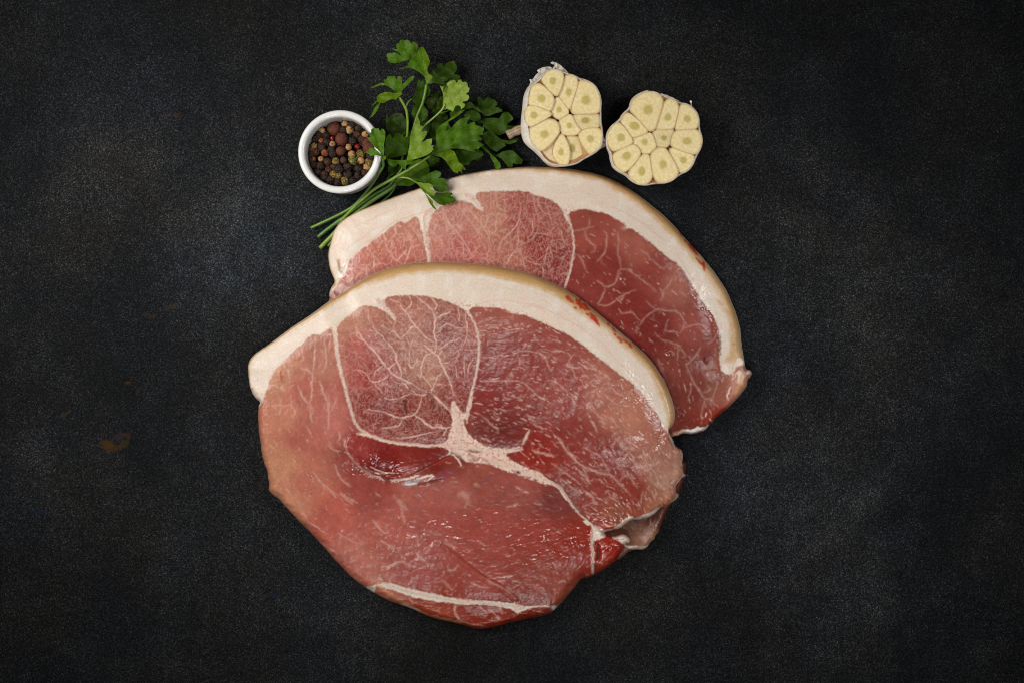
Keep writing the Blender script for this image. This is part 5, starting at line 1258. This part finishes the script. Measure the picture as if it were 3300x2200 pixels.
# dry stem lying out to the left
def tube_pts(path, radii, name, mat, parent, colf, ns=14, lumps=0, seed=0, cap=True):
    """path: list of 3-D points (m), radii (m)"""
    P3 = np.array(path, float); n = len(P3); rings = []; cols = []
    R3 = np.array(radii, float) * np.ones(n)
    for i in range(n):
        t = P3[min(i + 1, n - 1)] - P3[max(i - 1, 0)]; t /= np.linalg.norm(t) + 1e-9
        up = np.array([0, 0, 1.]); s_ = np.cross(t, up)
        if np.linalg.norm(s_) < 1e-3: s_ = np.array([1., 0, 0])
        s_ /= np.linalg.norm(s_); u_ = np.cross(s_, t)
        a = np.linspace(0, 2 * np.pi, ns, endpoint=False)
        rr = R3[i] * (1 + lumps * np.sin(a * 5 + seed) + lumps * .6 * fbm(np.cos(a) * 2 + i * .07, np.sin(a) * 2, seed, 2))
        rings.append(P3[i] + np.outer(np.cos(a) * rr, s_) + np.outer(np.sin(a) * rr, u_))
        cols.append(colf(i / (n - 1), a))
    V = np.vstack(rings); F = []
    for i in range(n - 1):
        a = np.arange(ns) + i * ns; bb = (np.arange(ns) + 1) % ns + i * ns
        F.append(np.stack([a, bb, bb + ns, a + ns], 1))
    Fs = [np.vstack(F)]
    if cap:
        V = np.vstack([V, P3[0], P3[-1]]); k = len(V); a = np.arange(ns)
        Fs.append(np.stack([(a + 1) % ns, a, np.full(ns, k - 2)], 1)); b0 = (n - 1) * ns
        Fs.append(np.stack([b0 + a, b0 + (a + 1) % ns, np.full(ns, k - 1)], 1))
        cols.append(cols[0][:1] * 1.1); cols.append(cols[-1][:1])
    return mesh_np(name, V, Fs, mat, parent, np.vstack(cols))
pa = pts("M 62,1062 120,1030 200,995 290,955"); pa = resample(pa, 14, False)
tube_pts([(*W(x, y, .011), .011) for x, y in pa], [.0030 + .0003 * math.sin(i) for i in range(13)] + [.0034], 'dry_stem', wm, G1,
         lambda t, a: lin((176, 152, 124)) * (.75 + .45 * (np.sin(a * 9) > 0) + .0)[:, None] * (.75 if t < .05 else 1), 28, .05)
settle(G1, (*W(1815, 370, 0), 0))

G2 = empty('garlic_half', 0, 0, 0, 'right cut garlic bulb half, round flat face of twelve cloves without a stem', 'garlic', 'two halves of a cut garlic bulb')
rim2 = "N 495,330 530,230 620,150 740,118 860,120 950,170 1080,205 1190,270 1290,290 1380,330 1460,430 1495,540 1490,650 1530,760 1535,860 1500,960 1440,1060 1410,1160 1330,1260 1210,1310 1100,1400 980,1440 850,1440 740,1465 620,1455 500,1390 450,1310 350,1280 260,1200 220,1090 225,1010 170,930 145,840 160,730 210,650 290,570 360,520 400,430 470,380"
out2 = "N 480,325 515,220 610,138 740,108 865,112 960,158 1085,195 1195,258 1295,280 1390,322 1470,425 1505,540 1503,650 1541,760 1545,860 1510,965 1450,1070 1420,1165 1338,1270 1215,1322 1105,1412 980,1452 850,1452 740,1478 610,1468 490,1405 430,1335 330,1290 240,1220 200,1110 190,1020 150,940 134,850 145,720 195,640 275,560 345,505 390,418 460,368"
bulb_shell(G2, rim2, out2, 24, 13, 6)
cl2 = [("500,300 530,230 600,170 700,130 800,122 890,145 950,200 965,260 945,360 910,470 880,580 860,640 820,670 780,680 730,650 680,580 600,490 520,410 495,360",(755,380,60,58)),
("1000,260 1060,225 1120,235 1170,280 1190,360 1175,460 1150,570 1120,640 1050,655 900,660 875,640 895,540 930,420 970,320",(1040,490,45,42)),
("1215,320 1280,295 1350,320 1420,380 1470,460 1480,550 1465,620 1420,650 1280,660 1160,665 1148,640 1175,540 1200,430",(1320,510,42,42)),
("360,500 390,450 450,430 510,450 560,500 640,580 740,680 740,700 660,740 560,770 520,765 480,700 420,610 370,570",(560,610,66,52)),
("180,700 220,630 280,580 340,575 400,630 450,710 500,770 530,820 515,865 420,900 320,950 260,970 200,920 165,820 160,760",(365,780,50,48)),
("540,790 640,750 770,715 820,750 840,810 870,900 840,950 780,1000 720,1010 660,990 620,930 550,880 530,840",(705,845,38,38)),
("850,680 940,670 1050,660 1110,665 1120,720 1090,800 1060,870 1020,910 960,920 890,895 870,830 845,760 830,710",(985,785,38,32)),
("1140,700 1200,680 1350,668 1460,675 1510,730 1530,820 1510,930 1460,1000 1400,1015 1280,980 1150,930 1090,890 1085,830 1105,750",(1315,830,55,45)),
("260,1020 330,975 440,920 520,885 570,890 630,950 645,1010 600,1090 530,1180 450,1250 400,1270 340,1240 270,1160 245,1080",(445,1045,54,50)),
("660,1040 720,1015 760,1030 780,1090 790,1200 810,1290 800,1370 750,1430 680,1455 590,1440 510,1380 475,1300 500,1240 580,1150",(665,1265,42,58)),
("800,1020 850,960 910,930 980,930 1030,970 1080,1060 1130,1150 1180,1230 1180,1310 1120,1380 1030,1420 940,1425 870,1400 830,1310 805,1180 797,1090",(970,1165,42,52)),
("1060,960 1110,930 1200,965 1330,1010 1400,1040 1420,1080 1390,1160 1340,1240 1260,1280 1210,1270 1180,1220 1140,1130 1090,1040",(1265,1105,42,42))]
dz2 = [.2, 0, .3, -.1, .2, -.3, -.4, .2, .1, .1, .3, 0]
for i, (sp, ge) in enumerate(cl2): clove('N', sp, ge, 24 + dz2[i], G2, 50 + i, dull=1 if i in (6,) else 0)
flake(G2, "N 935,130 985,160 1030,162 1060,185 1110,198 1160,230 1215,245 1160,248 1080,225 1000,215 955,175", lambda X, Y: 22.5 + .8 * fbm(X / 8, Y / 8, 9, 2))
flake(G2, "N 525,232 560,190 620,140 700,105 772,88 740,112 660,140 580,200 530,250", lambda X, Y: 22.8 + .5 * fbm(X / 8, Y / 8, 10, 2), tint=(206, 184, 160))
flake(G2, "N 1195,280 1260,285 1330,300 1375,322 1372,280 1352,262 1362,240 1385,245 1392,262 1372,262 1384,290 1382,330 1420,350 1380,345 1290,305", lambda X, Y: 22.2 + .7 * fbm(X / 6, Y / 6, 11, 2))
flake(G2, "N 210,1100 240,1170 270,1230 300,1255 262,1235 225,1195", lambda X, Y: 16 + 0 * X, tint=(190, 180, 168))
settle(G2, (*W(2107, 443, 0), 0))
# ------------------------------------------------------------------ parsley
lm, nt, b = new_mat('parsley_leaf')
c = attr(nt, 'Col', True)
c = mix(nt, 1.0, c, ramp(nt, noise(nt, 600, 3, .6), [(.3, .78), (.7, 1.2)]), 'MULTIPLY')
nt.links.new(c, b.inputs['Base Color']); b.inputs['Roughness'].default_value = .5
b.inputs['Specular IOR Level'].default_value = .2
bump(nt, b, noise(nt, 750, 3, .6), .5, .0001)
out = nt.nodes['Material Output']; tr = N(nt, 'ShaderNodeBsdfTranslucent'); ms = N(nt, 'ShaderNodeMixShader')
tc = mix(nt, 1.0, c, (1.3, 1.2, .3), 'MULTIPLY'); nt.links.new(tc, tr.inputs[0]); ms.inputs[0].default_value = .25
nt.links.new(b.outputs[0], ms.inputs[1]); nt.links.new(tr.outputs[0], ms.inputs[2]); nt.links.new(ms.outputs[0], out.inputs['Surface'])
stm, nt, b = new_mat('parsley_stem')
c = attr(nt, 'Col', True)
nt.links.new(mix(nt, 1.0, c, ramp(nt, noise(nt, 900, 3, .6), [(.3, .8), (.7, 1.2)]), 'MULTIPLY'), b.inputs['Base Color']); b.inputs['Roughness'].default_value = .38
bump(nt, b, noise(nt, 800, 2, .6), .6, .0002)
TONE = {'d': (56, 84, 4), 'dm': (62, 94, 4), 'm': (74, 110, 2), 'ml': (96, 124, 8), 'l': (122, 150, 46), 'll': (140, 162, 62), 'dd': (46, 66, 5)}  # dark greens hold part of the shade on low and right-hand leaves
leaf_i = 0
def leaf(parent, sheet, spec, base, z, tone, tilt=(0, 0), cup=2.0, tip=None, mid=None, half=None):
    """outline traced on a sheet, base = point where the stalk joins, z height in mm, tilt = mm rise per 100 px in x, y"""
    global leaf_i; leaf_i += 1
    sd = leaf_i
    p = pts(sheet + ' ' + spec)
    v = VIEWS[sheet]
    b0 = np.array([v[0] + base[0] / v[2], v[1] + base[1] / v[2]])
    c0 = p.mean(0)
    # veins: from the base to the farthest lobes, plus side veins
    d = np.hypot(*(p - b0).T)
    tips = []
    order = np.argsort(-d)
    for k in order:
        if d[k] < d.max() * .45: break
        if all(np.hypot(*(p[k] - t)) > 16 for t in tips): tips.append(p[k])
        if len(tips) >= 9: break
    main = tips[0]
    segs = []
    for j, t in enumerate(tips):
        if j == 0: segs.append((b0, t, 1.5, 1.0)); continue
        # branch leaves the main vein part way along
        ax = main - b0; tt = np.clip(np.dot(t - b0, ax) / (ax @ ax + 1e-6) * .45, .02, .6)
        segs.append((b0 + ax * tt, t, 1.1, .8))
    rr = np.random.default_rng(sd)
    for (a, bb, w, s) in list(segs):
        L = np.hypot(*(bb - a))
        for q in np.arange(.25, .9, 9 / max(L, 9)):
            o = a + (bb - a) * q; dr = (bb - a) / (L + 1e-6)
            for sg in (-1, 1):
                an = math.radians(38) * sg; e = np.array([dr[0] * math.cos(an) - dr[1] * math.sin(an), dr[0] * math.sin(an) + dr[1] * math.cos(an)])
                segs.append((o, o + e * min(13, L * .22), .8, .4))
    def vein(X, Y):
        f = np.zeros(X.shape)
        for a, bb, w, s in segs:
            ex, ey = bb - a; L = ex * ex + ey * ey + 1e-9
            t = np.clip(((X - a[0]) * ex + (Y - a[1]) * ey) / L, 0, 1)
            f = np.maximum(f, s * np.clip(1 - np.hypot(X - a[0] - t * ex, Y - a[1] - t * ey) / (w * 1.5), 0, 1))
        return f
    zdir = (main - b0); Lm = np.hypot(*zdir) + 1e-6; un = zdir / Lm; pn_ = np.array([-un[1], un[0]])
    hw = np.abs((p - b0) @ pn_).max() + 1e-6
    def zf(X, Y):
        u = ((X - b0[0]) * un[0] + (Y - b0[1]) * un[1]) / Lm; w = ((X - b0[0]) * pn_[0] + (Y - b0[1]) * pn_[1]) / hw
        zz = z + tilt[0] * (X - c0[0]) / 100 + tilt[1] * (Y - c0[1]) / 100
        zz = zz + cup * (np.abs(w) ** 1.3) - cup * .6 * u * u
        zz = zz + 1.3 * fbm(X / 30, Y / 30, sd, 1) + .07 * fbm(X / 8, Y / 8, sd + 3, 2)
        return zz - .22 * vein(X, Y)
    base_c = lin(TONE[tone])
    def cf(X, Y):
        k = .12 * fbm(X / 16, Y / 16, sd + 9, 3) + .05 * fbm(X / 4, Y / 4, sd + 11, 2)
        c = base_c * (1 + k)[..., None]
        vv = vein(X, Y)[..., None]
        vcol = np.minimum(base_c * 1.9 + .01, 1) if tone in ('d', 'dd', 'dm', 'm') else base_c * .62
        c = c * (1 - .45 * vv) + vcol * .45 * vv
        if half:       # one side in another tone; the broad leaf's darker half is painted shading
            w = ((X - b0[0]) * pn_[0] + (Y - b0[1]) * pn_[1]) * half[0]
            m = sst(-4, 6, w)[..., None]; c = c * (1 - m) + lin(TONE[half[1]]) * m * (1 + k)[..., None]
        return np.clip(c, .002, 1)
    return sheet_mesh(p, 1.5, zf, cf, lm, 'leaf', parent, .22)

def stem(parent, spec, zs, r0, r1, col=(98, 132, 40), col2=None, bead=0, name='stem'):
    p = resample(chaikin(pts(spec), 2, False), 46, False)
    t = np.linspace(0, 1, len(p))
    z = np.interp(t, np.linspace(0, 1, len(zs)), zs) * MM
    x, y = W(p[:, 0], p[:, 1], z)
    r = (r0 + (r1 - r0) * t) * S * (1 + .06 * fbm(t * 9 + r0, t * 0, int(r0 * 10), 2)) * (1 + bead * np.sin(t * 260))
    c1 = lin(col); c2 = lin(col2 or col)
    z = np.maximum(z, r + .0002)
    return tube_pts(np.stack([x, y, z], 1), r, name, stm, parent, lambda q, a: (c1 * (1 - q) + c2 * q) * (.82 + .3 * (.5 + .5 * np.sin(a * 5)))[:, None], 16, .05, int(r0 * 7))

PG = 'parsley sprigs lying between the bowl and the garlic'
SA = empty('parsley_sprig', 0, 0, 0, 'parsley sprig whose three lobed green leaf reaches over the bowl rim', 'parsley', PG)
SB = empty('parsley_sprig', 0, 0, 0, 'parsley sprig with leaves over the rear steak fat and a broad leaf pointing right', 'parsley', PG)
SC = empty('parsley_sprig', 0, 0, 0, 'tallest parsley sprig, its top leaves highest in the bunch and a pale underside showing', 'parsley', PG)
SD = empty('parsley_sprig', 0, 0, 0, 'shaded parsley sprig at the bottom of the bunch, dark leaves next to the garlic stem', 'parsley', PG)
SE = empty('parsley_sprig', 0, 0, 0, 'parsley sprig on a curved pale stem, its drooping leaf left of the tallest one', 'parsley', PG)
g1 = (98, 130, 34); g2 = (64, 104, 26); g3 = (118, 142, 44)
# stems
stem(SA, "U 12,1010 200,925 400,830 600,735 780,635 900,560 1050,410 1200,230 1370,0 R 300,880 380,765 365,690 370,650", [3, 5, 7, 9, 12, 18, 26, 34], 4.6, 3.4, g1, g2)
stem(SB, "U 560,935 760,740 940,545 1150,365 1350,190 1550,80 1740,-20 R 545,942 650,890 750,830 850,770 950,705 1040,645 1110,595", [3, 8, 12, 15, 18, 20, 22, 23], 4.4, 5.0, g3, g1)
stem(SC, "U 155,1205 350,1045 560,890 760,745 940,600 1150,450 1350,300 1550,200 1700,100 R 600,880 700,740 740,640", [3, 4, 5, 6, 7, 9, 12], 5.6, 4.5, (70, 112, 30), g2, .05)
stem(SC, "R 740,660 770,520 800,330 850,150 900,-30 P 930,1170 960,1080 990,960 1015,800", [13, 17, 20, 22, 24, 26], 3.6, 4.2, g2, g1)
stem(SD, "U 200,1435 330,1300 450,1180 560,1060 700,900 900,740 1100,590 1300,430 1500,310 1700,180 1790,100 R 560,1040 620,960", [3, 3.4, 4, 5, 6, 8, 9], 6.6, 6.6, g3, g2, .03)
stem(SD, "U 370,1400 500,1230 640,1040 800,880 1000,700 1200,540 1400,400 R 420,1000 480,900", [2.2, 2.4, 2.6, 3, 3.5], 4.6, 4.0, g2, g2)
stem(SD, "U 1500,470 1620,370 1720,260 1780,160 R 580,1000", [3, 3, 4, 5], 3.6, 3.0, g2, g2)
stem(SE, "R 620,820 690,560 745,300 755,150 755,20 P 695,1400 690,1290 672,1210 640,1150 590,1060 550,1005", [8, 14, 18, 22, 25, 28], 3.6, 4.2, g1, g3)
stem(SE, "P 672,1215 678,1150 710,1095 770,1040", [25, 25, 24], 3.2, 2.4, g1, g2)
stem(SC, "R 850,400 990,160 1070,90 P 960,1510 1080,1410 1220,1290 1300,1200 1330,1120", [14, 16, 19, 23, 25], 3.0, 3.6, g2, g3)
stem(SC, "P 1220,1290 1330,1260 1400,1235", [20, 19], 2.0, 1.6, g1, g2)
stem(SB, "R 560,945 680,940 770,955 840,990 900,1030", [17, 19, 20, 20], 3.2, 2.4, g3, g3)
stem(SB, "R 560,930 620,865 670,795 640,740", [17, 19, 20], 3.0, 2.4, g3, g2)
stem(SD, "Q 30,1310 250,1240 500,1150 700,1050 780,920 800,820", [8, 8, 7, 6], 3.4, 2.6, g2, g2)
stem(SD, "Q 640,1170 780,1190 860,1270", [8, 8, 8], 2.6, 2.0, g2, g2)
# lowest leaves first
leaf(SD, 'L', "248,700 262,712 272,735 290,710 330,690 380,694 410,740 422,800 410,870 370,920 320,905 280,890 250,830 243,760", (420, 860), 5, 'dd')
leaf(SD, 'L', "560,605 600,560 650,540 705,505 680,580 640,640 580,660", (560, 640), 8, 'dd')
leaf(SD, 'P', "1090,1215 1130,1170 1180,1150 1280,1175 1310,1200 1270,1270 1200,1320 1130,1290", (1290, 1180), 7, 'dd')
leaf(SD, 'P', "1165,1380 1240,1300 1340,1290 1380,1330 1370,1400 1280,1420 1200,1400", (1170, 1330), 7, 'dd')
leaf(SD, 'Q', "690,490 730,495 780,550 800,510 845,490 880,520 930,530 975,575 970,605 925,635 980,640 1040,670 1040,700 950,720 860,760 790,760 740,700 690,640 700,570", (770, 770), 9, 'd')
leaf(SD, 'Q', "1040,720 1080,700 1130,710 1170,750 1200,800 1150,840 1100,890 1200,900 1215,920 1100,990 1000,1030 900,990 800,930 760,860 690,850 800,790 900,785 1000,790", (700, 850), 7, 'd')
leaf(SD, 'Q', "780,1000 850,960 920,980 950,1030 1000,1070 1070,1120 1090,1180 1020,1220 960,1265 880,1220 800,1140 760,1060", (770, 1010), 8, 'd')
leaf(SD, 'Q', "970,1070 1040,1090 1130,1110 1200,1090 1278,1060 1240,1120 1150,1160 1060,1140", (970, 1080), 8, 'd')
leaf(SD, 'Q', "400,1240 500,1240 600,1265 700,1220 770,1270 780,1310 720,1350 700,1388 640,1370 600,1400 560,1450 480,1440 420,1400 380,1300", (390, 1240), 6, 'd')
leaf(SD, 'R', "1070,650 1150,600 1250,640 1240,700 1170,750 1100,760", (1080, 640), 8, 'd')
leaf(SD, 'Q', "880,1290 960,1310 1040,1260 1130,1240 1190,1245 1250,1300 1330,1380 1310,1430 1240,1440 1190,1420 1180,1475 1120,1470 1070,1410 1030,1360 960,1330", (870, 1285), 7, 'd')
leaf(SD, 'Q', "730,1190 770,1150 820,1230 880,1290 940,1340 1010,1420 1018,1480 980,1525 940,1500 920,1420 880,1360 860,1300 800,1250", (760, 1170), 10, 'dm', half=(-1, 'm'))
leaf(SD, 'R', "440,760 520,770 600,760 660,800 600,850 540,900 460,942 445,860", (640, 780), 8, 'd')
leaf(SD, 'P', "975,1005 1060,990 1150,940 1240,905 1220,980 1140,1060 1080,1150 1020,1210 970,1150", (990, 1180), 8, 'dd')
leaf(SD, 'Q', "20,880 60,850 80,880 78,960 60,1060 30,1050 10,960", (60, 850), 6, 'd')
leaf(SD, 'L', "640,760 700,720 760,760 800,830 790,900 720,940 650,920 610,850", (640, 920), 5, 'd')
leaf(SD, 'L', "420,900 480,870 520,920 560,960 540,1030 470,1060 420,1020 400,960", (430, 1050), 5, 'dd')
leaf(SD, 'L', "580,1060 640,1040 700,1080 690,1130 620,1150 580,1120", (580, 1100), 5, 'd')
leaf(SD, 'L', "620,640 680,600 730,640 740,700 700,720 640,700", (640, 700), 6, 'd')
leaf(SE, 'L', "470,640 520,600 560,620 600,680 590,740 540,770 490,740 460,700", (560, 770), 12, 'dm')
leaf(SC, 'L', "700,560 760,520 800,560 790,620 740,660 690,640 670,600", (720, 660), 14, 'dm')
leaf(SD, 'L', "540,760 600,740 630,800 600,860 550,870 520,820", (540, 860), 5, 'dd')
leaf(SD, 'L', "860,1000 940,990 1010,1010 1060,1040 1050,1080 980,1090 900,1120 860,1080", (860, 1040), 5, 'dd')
leaf(SC, 'P', "880,730 905,718 930,755 955,705 978,730 990,800 985,900 960,1000 930,1080 905,1160 830,1125 780,1090 775,1050 820,950 850,830 865,770", (775, 1050), 14, 'd', half=(-1, 'dm'))
leaf(SC, 'P', "1020,820 1060,840 1085,900 1075,960 1030,1000 1000,960", (1015, 800), 12, 'd')
leaf(SD, 'R', "720,830 800,740 850,680 950,650 1050,688 1090,750 1100,830 1090,890 1000,930 900,980 850,1050 780,1085 700,1070 600,1075 545,1030 560,990 620,930", (560, 1030), 11, 'dm', half=(-1, 'ml'))
leaf(SC, 'P', "1190,590 1195,520 1205,460 1250,435 1290,445 1310,500 1340,450 1390,415 1440,405 1482,400 1495,440 1530,490 1525,560 1480,620 1440,640 1510,625 1560,640 1587,670 1570,720 1530,745 1460,700 1400,690 1300,680 1220,690", (1210, 690), 12, 'd')
leaf(SC, 'P', "1050,790 1070,720 1120,660 1180,700 1100,620 1075,560 1090,530 1140,560 1190,610 1230,690 1300,665 1370,675 1390,705 1360,735 1290,745 1340,770 1300,810 1240,790 1140,770 1080,785", (1045, 790), 19, 'dm')
leaf(SD, 'Q', "500,760 530,700 600,670 680,690 730,740 740,800 700,830 640,830 560,800", (740, 790), 13, 'd')
leaf(SD, 'Q', "470,650 520,590 590,555 640,600 720,660 765,720 700,690 620,650 540,665", (760, 715), 14, 'dm')
leaf(SD, 'Q', "300,720 350,670 380,620 430,608 470,640 460,690 400,740 320,795", (310, 790), 13, 'd')
leaf(SE, 'R', "400,620 390,520 400,420 410,330 440,270 480,265 510,320 535,300 560,255 620,240 670,260 690,310 740,270 820,180 800,280 770,400 760,500 730,580 650,600 560,620 470,650 430,650", (400, 640), 20, 'dm', cup=3)
leaf(SB, 'Q', "30,1310 80,1220 110,1150 105,1050 120,960 160,900 215,860 290,830 280,870 240,985 330,920 400,840 450,800 520,780 588,770 540,860 560,880 610,850 655,840 665,890 720,900 787,940 768,985 772,1025 700,1035 750,1065 762,1095 690,1110 640,1100 720,1125 772,1160 700,1225 640,1230 668,1268 600,1260 500,1230 400,1215 300,1220 200,1270 130,1310", (30, 1310), 24, 'm', (0, -2), 4, half=(1, 'dm'))
leaf(SB, 'Q', "80,1315 200,1265 300,1225 370,1260 400,1330 430,1410 480,1440 532,1520 470,1510 480,1568 430,1530 412,1568 350,1540 300,1470 250,1400 190,1340", (80, 1310), 20, 'ml', (0, -4), 3)
leaf(SB, 'Q', "210,868 300,800 380,730 440,690 528,668 480,705 420,755 350,805 260,852", (215, 865), 27, 'ml', cup=1)
leaf(SC, 'Q', "210,670 205,600 215,530 205,440 185,390 160,330 200,350 230,330 290,280 350,250 380,260 400,305 420,260 460,246 480,285 520,278 550,300 555,350 580,370 570,420 520,455 565,465 577,500 550,545 490,560 400,566 480,572 517,590 510,630 465,670 450,620 410,608 375,630 350,702 310,680 260,660 225,680", (215, 675), 27, 'll', (4, -4), 2)
leaf(SC, 'Q', "200,425 215,350 260,290 325,240 312,290 270,350 225,425", (205, 430), 28, 'm', cup=1)
leaf(SC, 'P', "760,395 680,395 600,415 520,435 450,442 385,425 357,395 365,355 340,320 345,290 390,266 430,275 470,256 530,275 590,325 640,355 600,310 540,255 480,225 415,190 480,200 545,208 505,170 515,115 550,105 570,60 615,43 660,60 690,40 735,70 765,125 790,75 830,85 867,130 872,180 860,240 850,290 800,345", (765, 385), 22, 'm', (-1, -1), 2)
leaf(SC, 'P', "925,163 960,175 990,210 1020,270 1050,330 1077,420 1060,470 1035,520 1030,580 1060,620 1100,640 1130,680 1080,720 1045,790 1010,805 1000,740 985,680 950,630 880,580 800,540 730,520 640,530 560,552 620,510 700,490 700,450 740,400 800,340 850,290 870,240 890,190", (1015, 800), 27, 'm', (0, 0), 3, half=(1, 'ml'))
leaf(SE, 'P', "500,930 450,890 390,840 320,810 240,815 180,835 110,865 66,857 130,825 200,790 260,770 330,785 295,740 305,715 345,710 360,670 400,653 440,665 490,660 500,700 505,745 530,670 565,653 605,690 600,740 600,800 640,770 700,710 760,660 812,652 805,690 760,750 690,820 620,880 590,930 550,960 515,950", (530, 955), 27, 'm', (0, -2), 3)
leaf(SE, 'P', "600,933 607,965 550,1000 500,1058 440,1040 380,1065 300,1110 230,1114 190,1080 173,1010 230,960 310,930 400,925 470,945 530,940", (600, 950), 29, 'ml', (2, 0), 2)
leaf(SE, 'P', "238,1100 210,1190 160,1280 110,1330 46,1384 100,1300 130,1210 180,1130 205,1098", (230, 1100), 24, 'm', cup=1)
leaf(SE, 'P', "188,1065 160,1120 88,1168 130,1108", (190, 1065), 25, 'm', cup=1)
leaf(SC, 'R', "740,672 760,560 780,440 790,330 810,220 850,130 890,30 905,-40 930,20 950,70 950,130 987,123 992,170 965,240 1000,215 1057,213 1050,270 1000,350 940,430 1000,380 1060,340 1142,328 1135,400 1120,440 1172,438 1140,480 1167,490 1120,550 1060,590 960,630 850,660", (740, 670), 27, 'l', (-2, 2), 2)
leaf(SB, 'R', "425,655 560,670 700,670 800,668 872,685 820,730 730,750 725,833 670,790 620,740 570,720 595,750 520,777 460,750 440,700", (430, 665), 24, 'm', cup=2)
leaf(SA, 'R', "355,612 310,530 250,480 180,400 130,350 103,313 160,305 190,310 150,270 128,230 180,240 173,190 210,163 255,170 290,163 320,220 340,173 375,180 402,230 400,320 380,420 385,500 380,590", (365, 625), 37, 'm', (-2, 0), 2)
leaf(SA, 'R', "357,618 290,600 220,590 160,612 150,580 76,545 140,510 150,478 210,475 250,500 310,560 350,595", (362, 620), 37, 'm', (-1, 0), 1.5)
leaf(SA, 'R', "365,600 400,600 415,635 400,660 345,660 340,645 358,640", (370, 650), 38, 'ml', cup=.5)
leaf(SB, 'R', "880,990 950,960 1050,900 1130,860 1200,833 1252,845 1288,880 1270,930 1200,965 1280,950 1340,960 1372,980 1340,1020 1390,1060 1407,1105 1350,1160 1300,1177 1230,1170 1180,1150 1150,1100 1120,1050 1000,1020", (870, 1000), 17, 'dm', (3, -2), 2)
leaf(SB, 'R', "1060,1200 1170,1220 1200,1180 1300,1185 1370,1178 1450,1183 1467,1210 1410,1240 1470,1245 1518,1305 1470,1345 1410,1340 1422,1370 1350,1360 1352,1388 1250,1370 1190,1320 1120,1260", (1050, 1190), 17, 'dm', (2, 0), 2)
leaf(SB, 'R', "830,988 900,1010 1000,1030 1100,1038 1152,1075 1130,1105 1080,1100 1172,1160 1160,1180 1182,1210 1172,1242 1080,1215 1020,1190 960,1120 920,1060 870,1020", (850, 1000), 22, 'ml', (2, 0), 1.5, half=(-1, 'l'))
leaf(SB, 'R', "1020,1190 1060,1225 1100,1265 1145,1310 1157,1370 1190,1410 1222,1474 1150,1420 1100,1350 1060,1260", (1030, 1200), 18, 'ml', (0, 0), 1)
for s_, xy in ((SA, (1200, 560)), (SB, (1270, 575)), (SC, (1310, 520)), (SD, (1290, 600)), (SE, (1290, 540))): settle(s_, (*W(*xy, 0), 0))
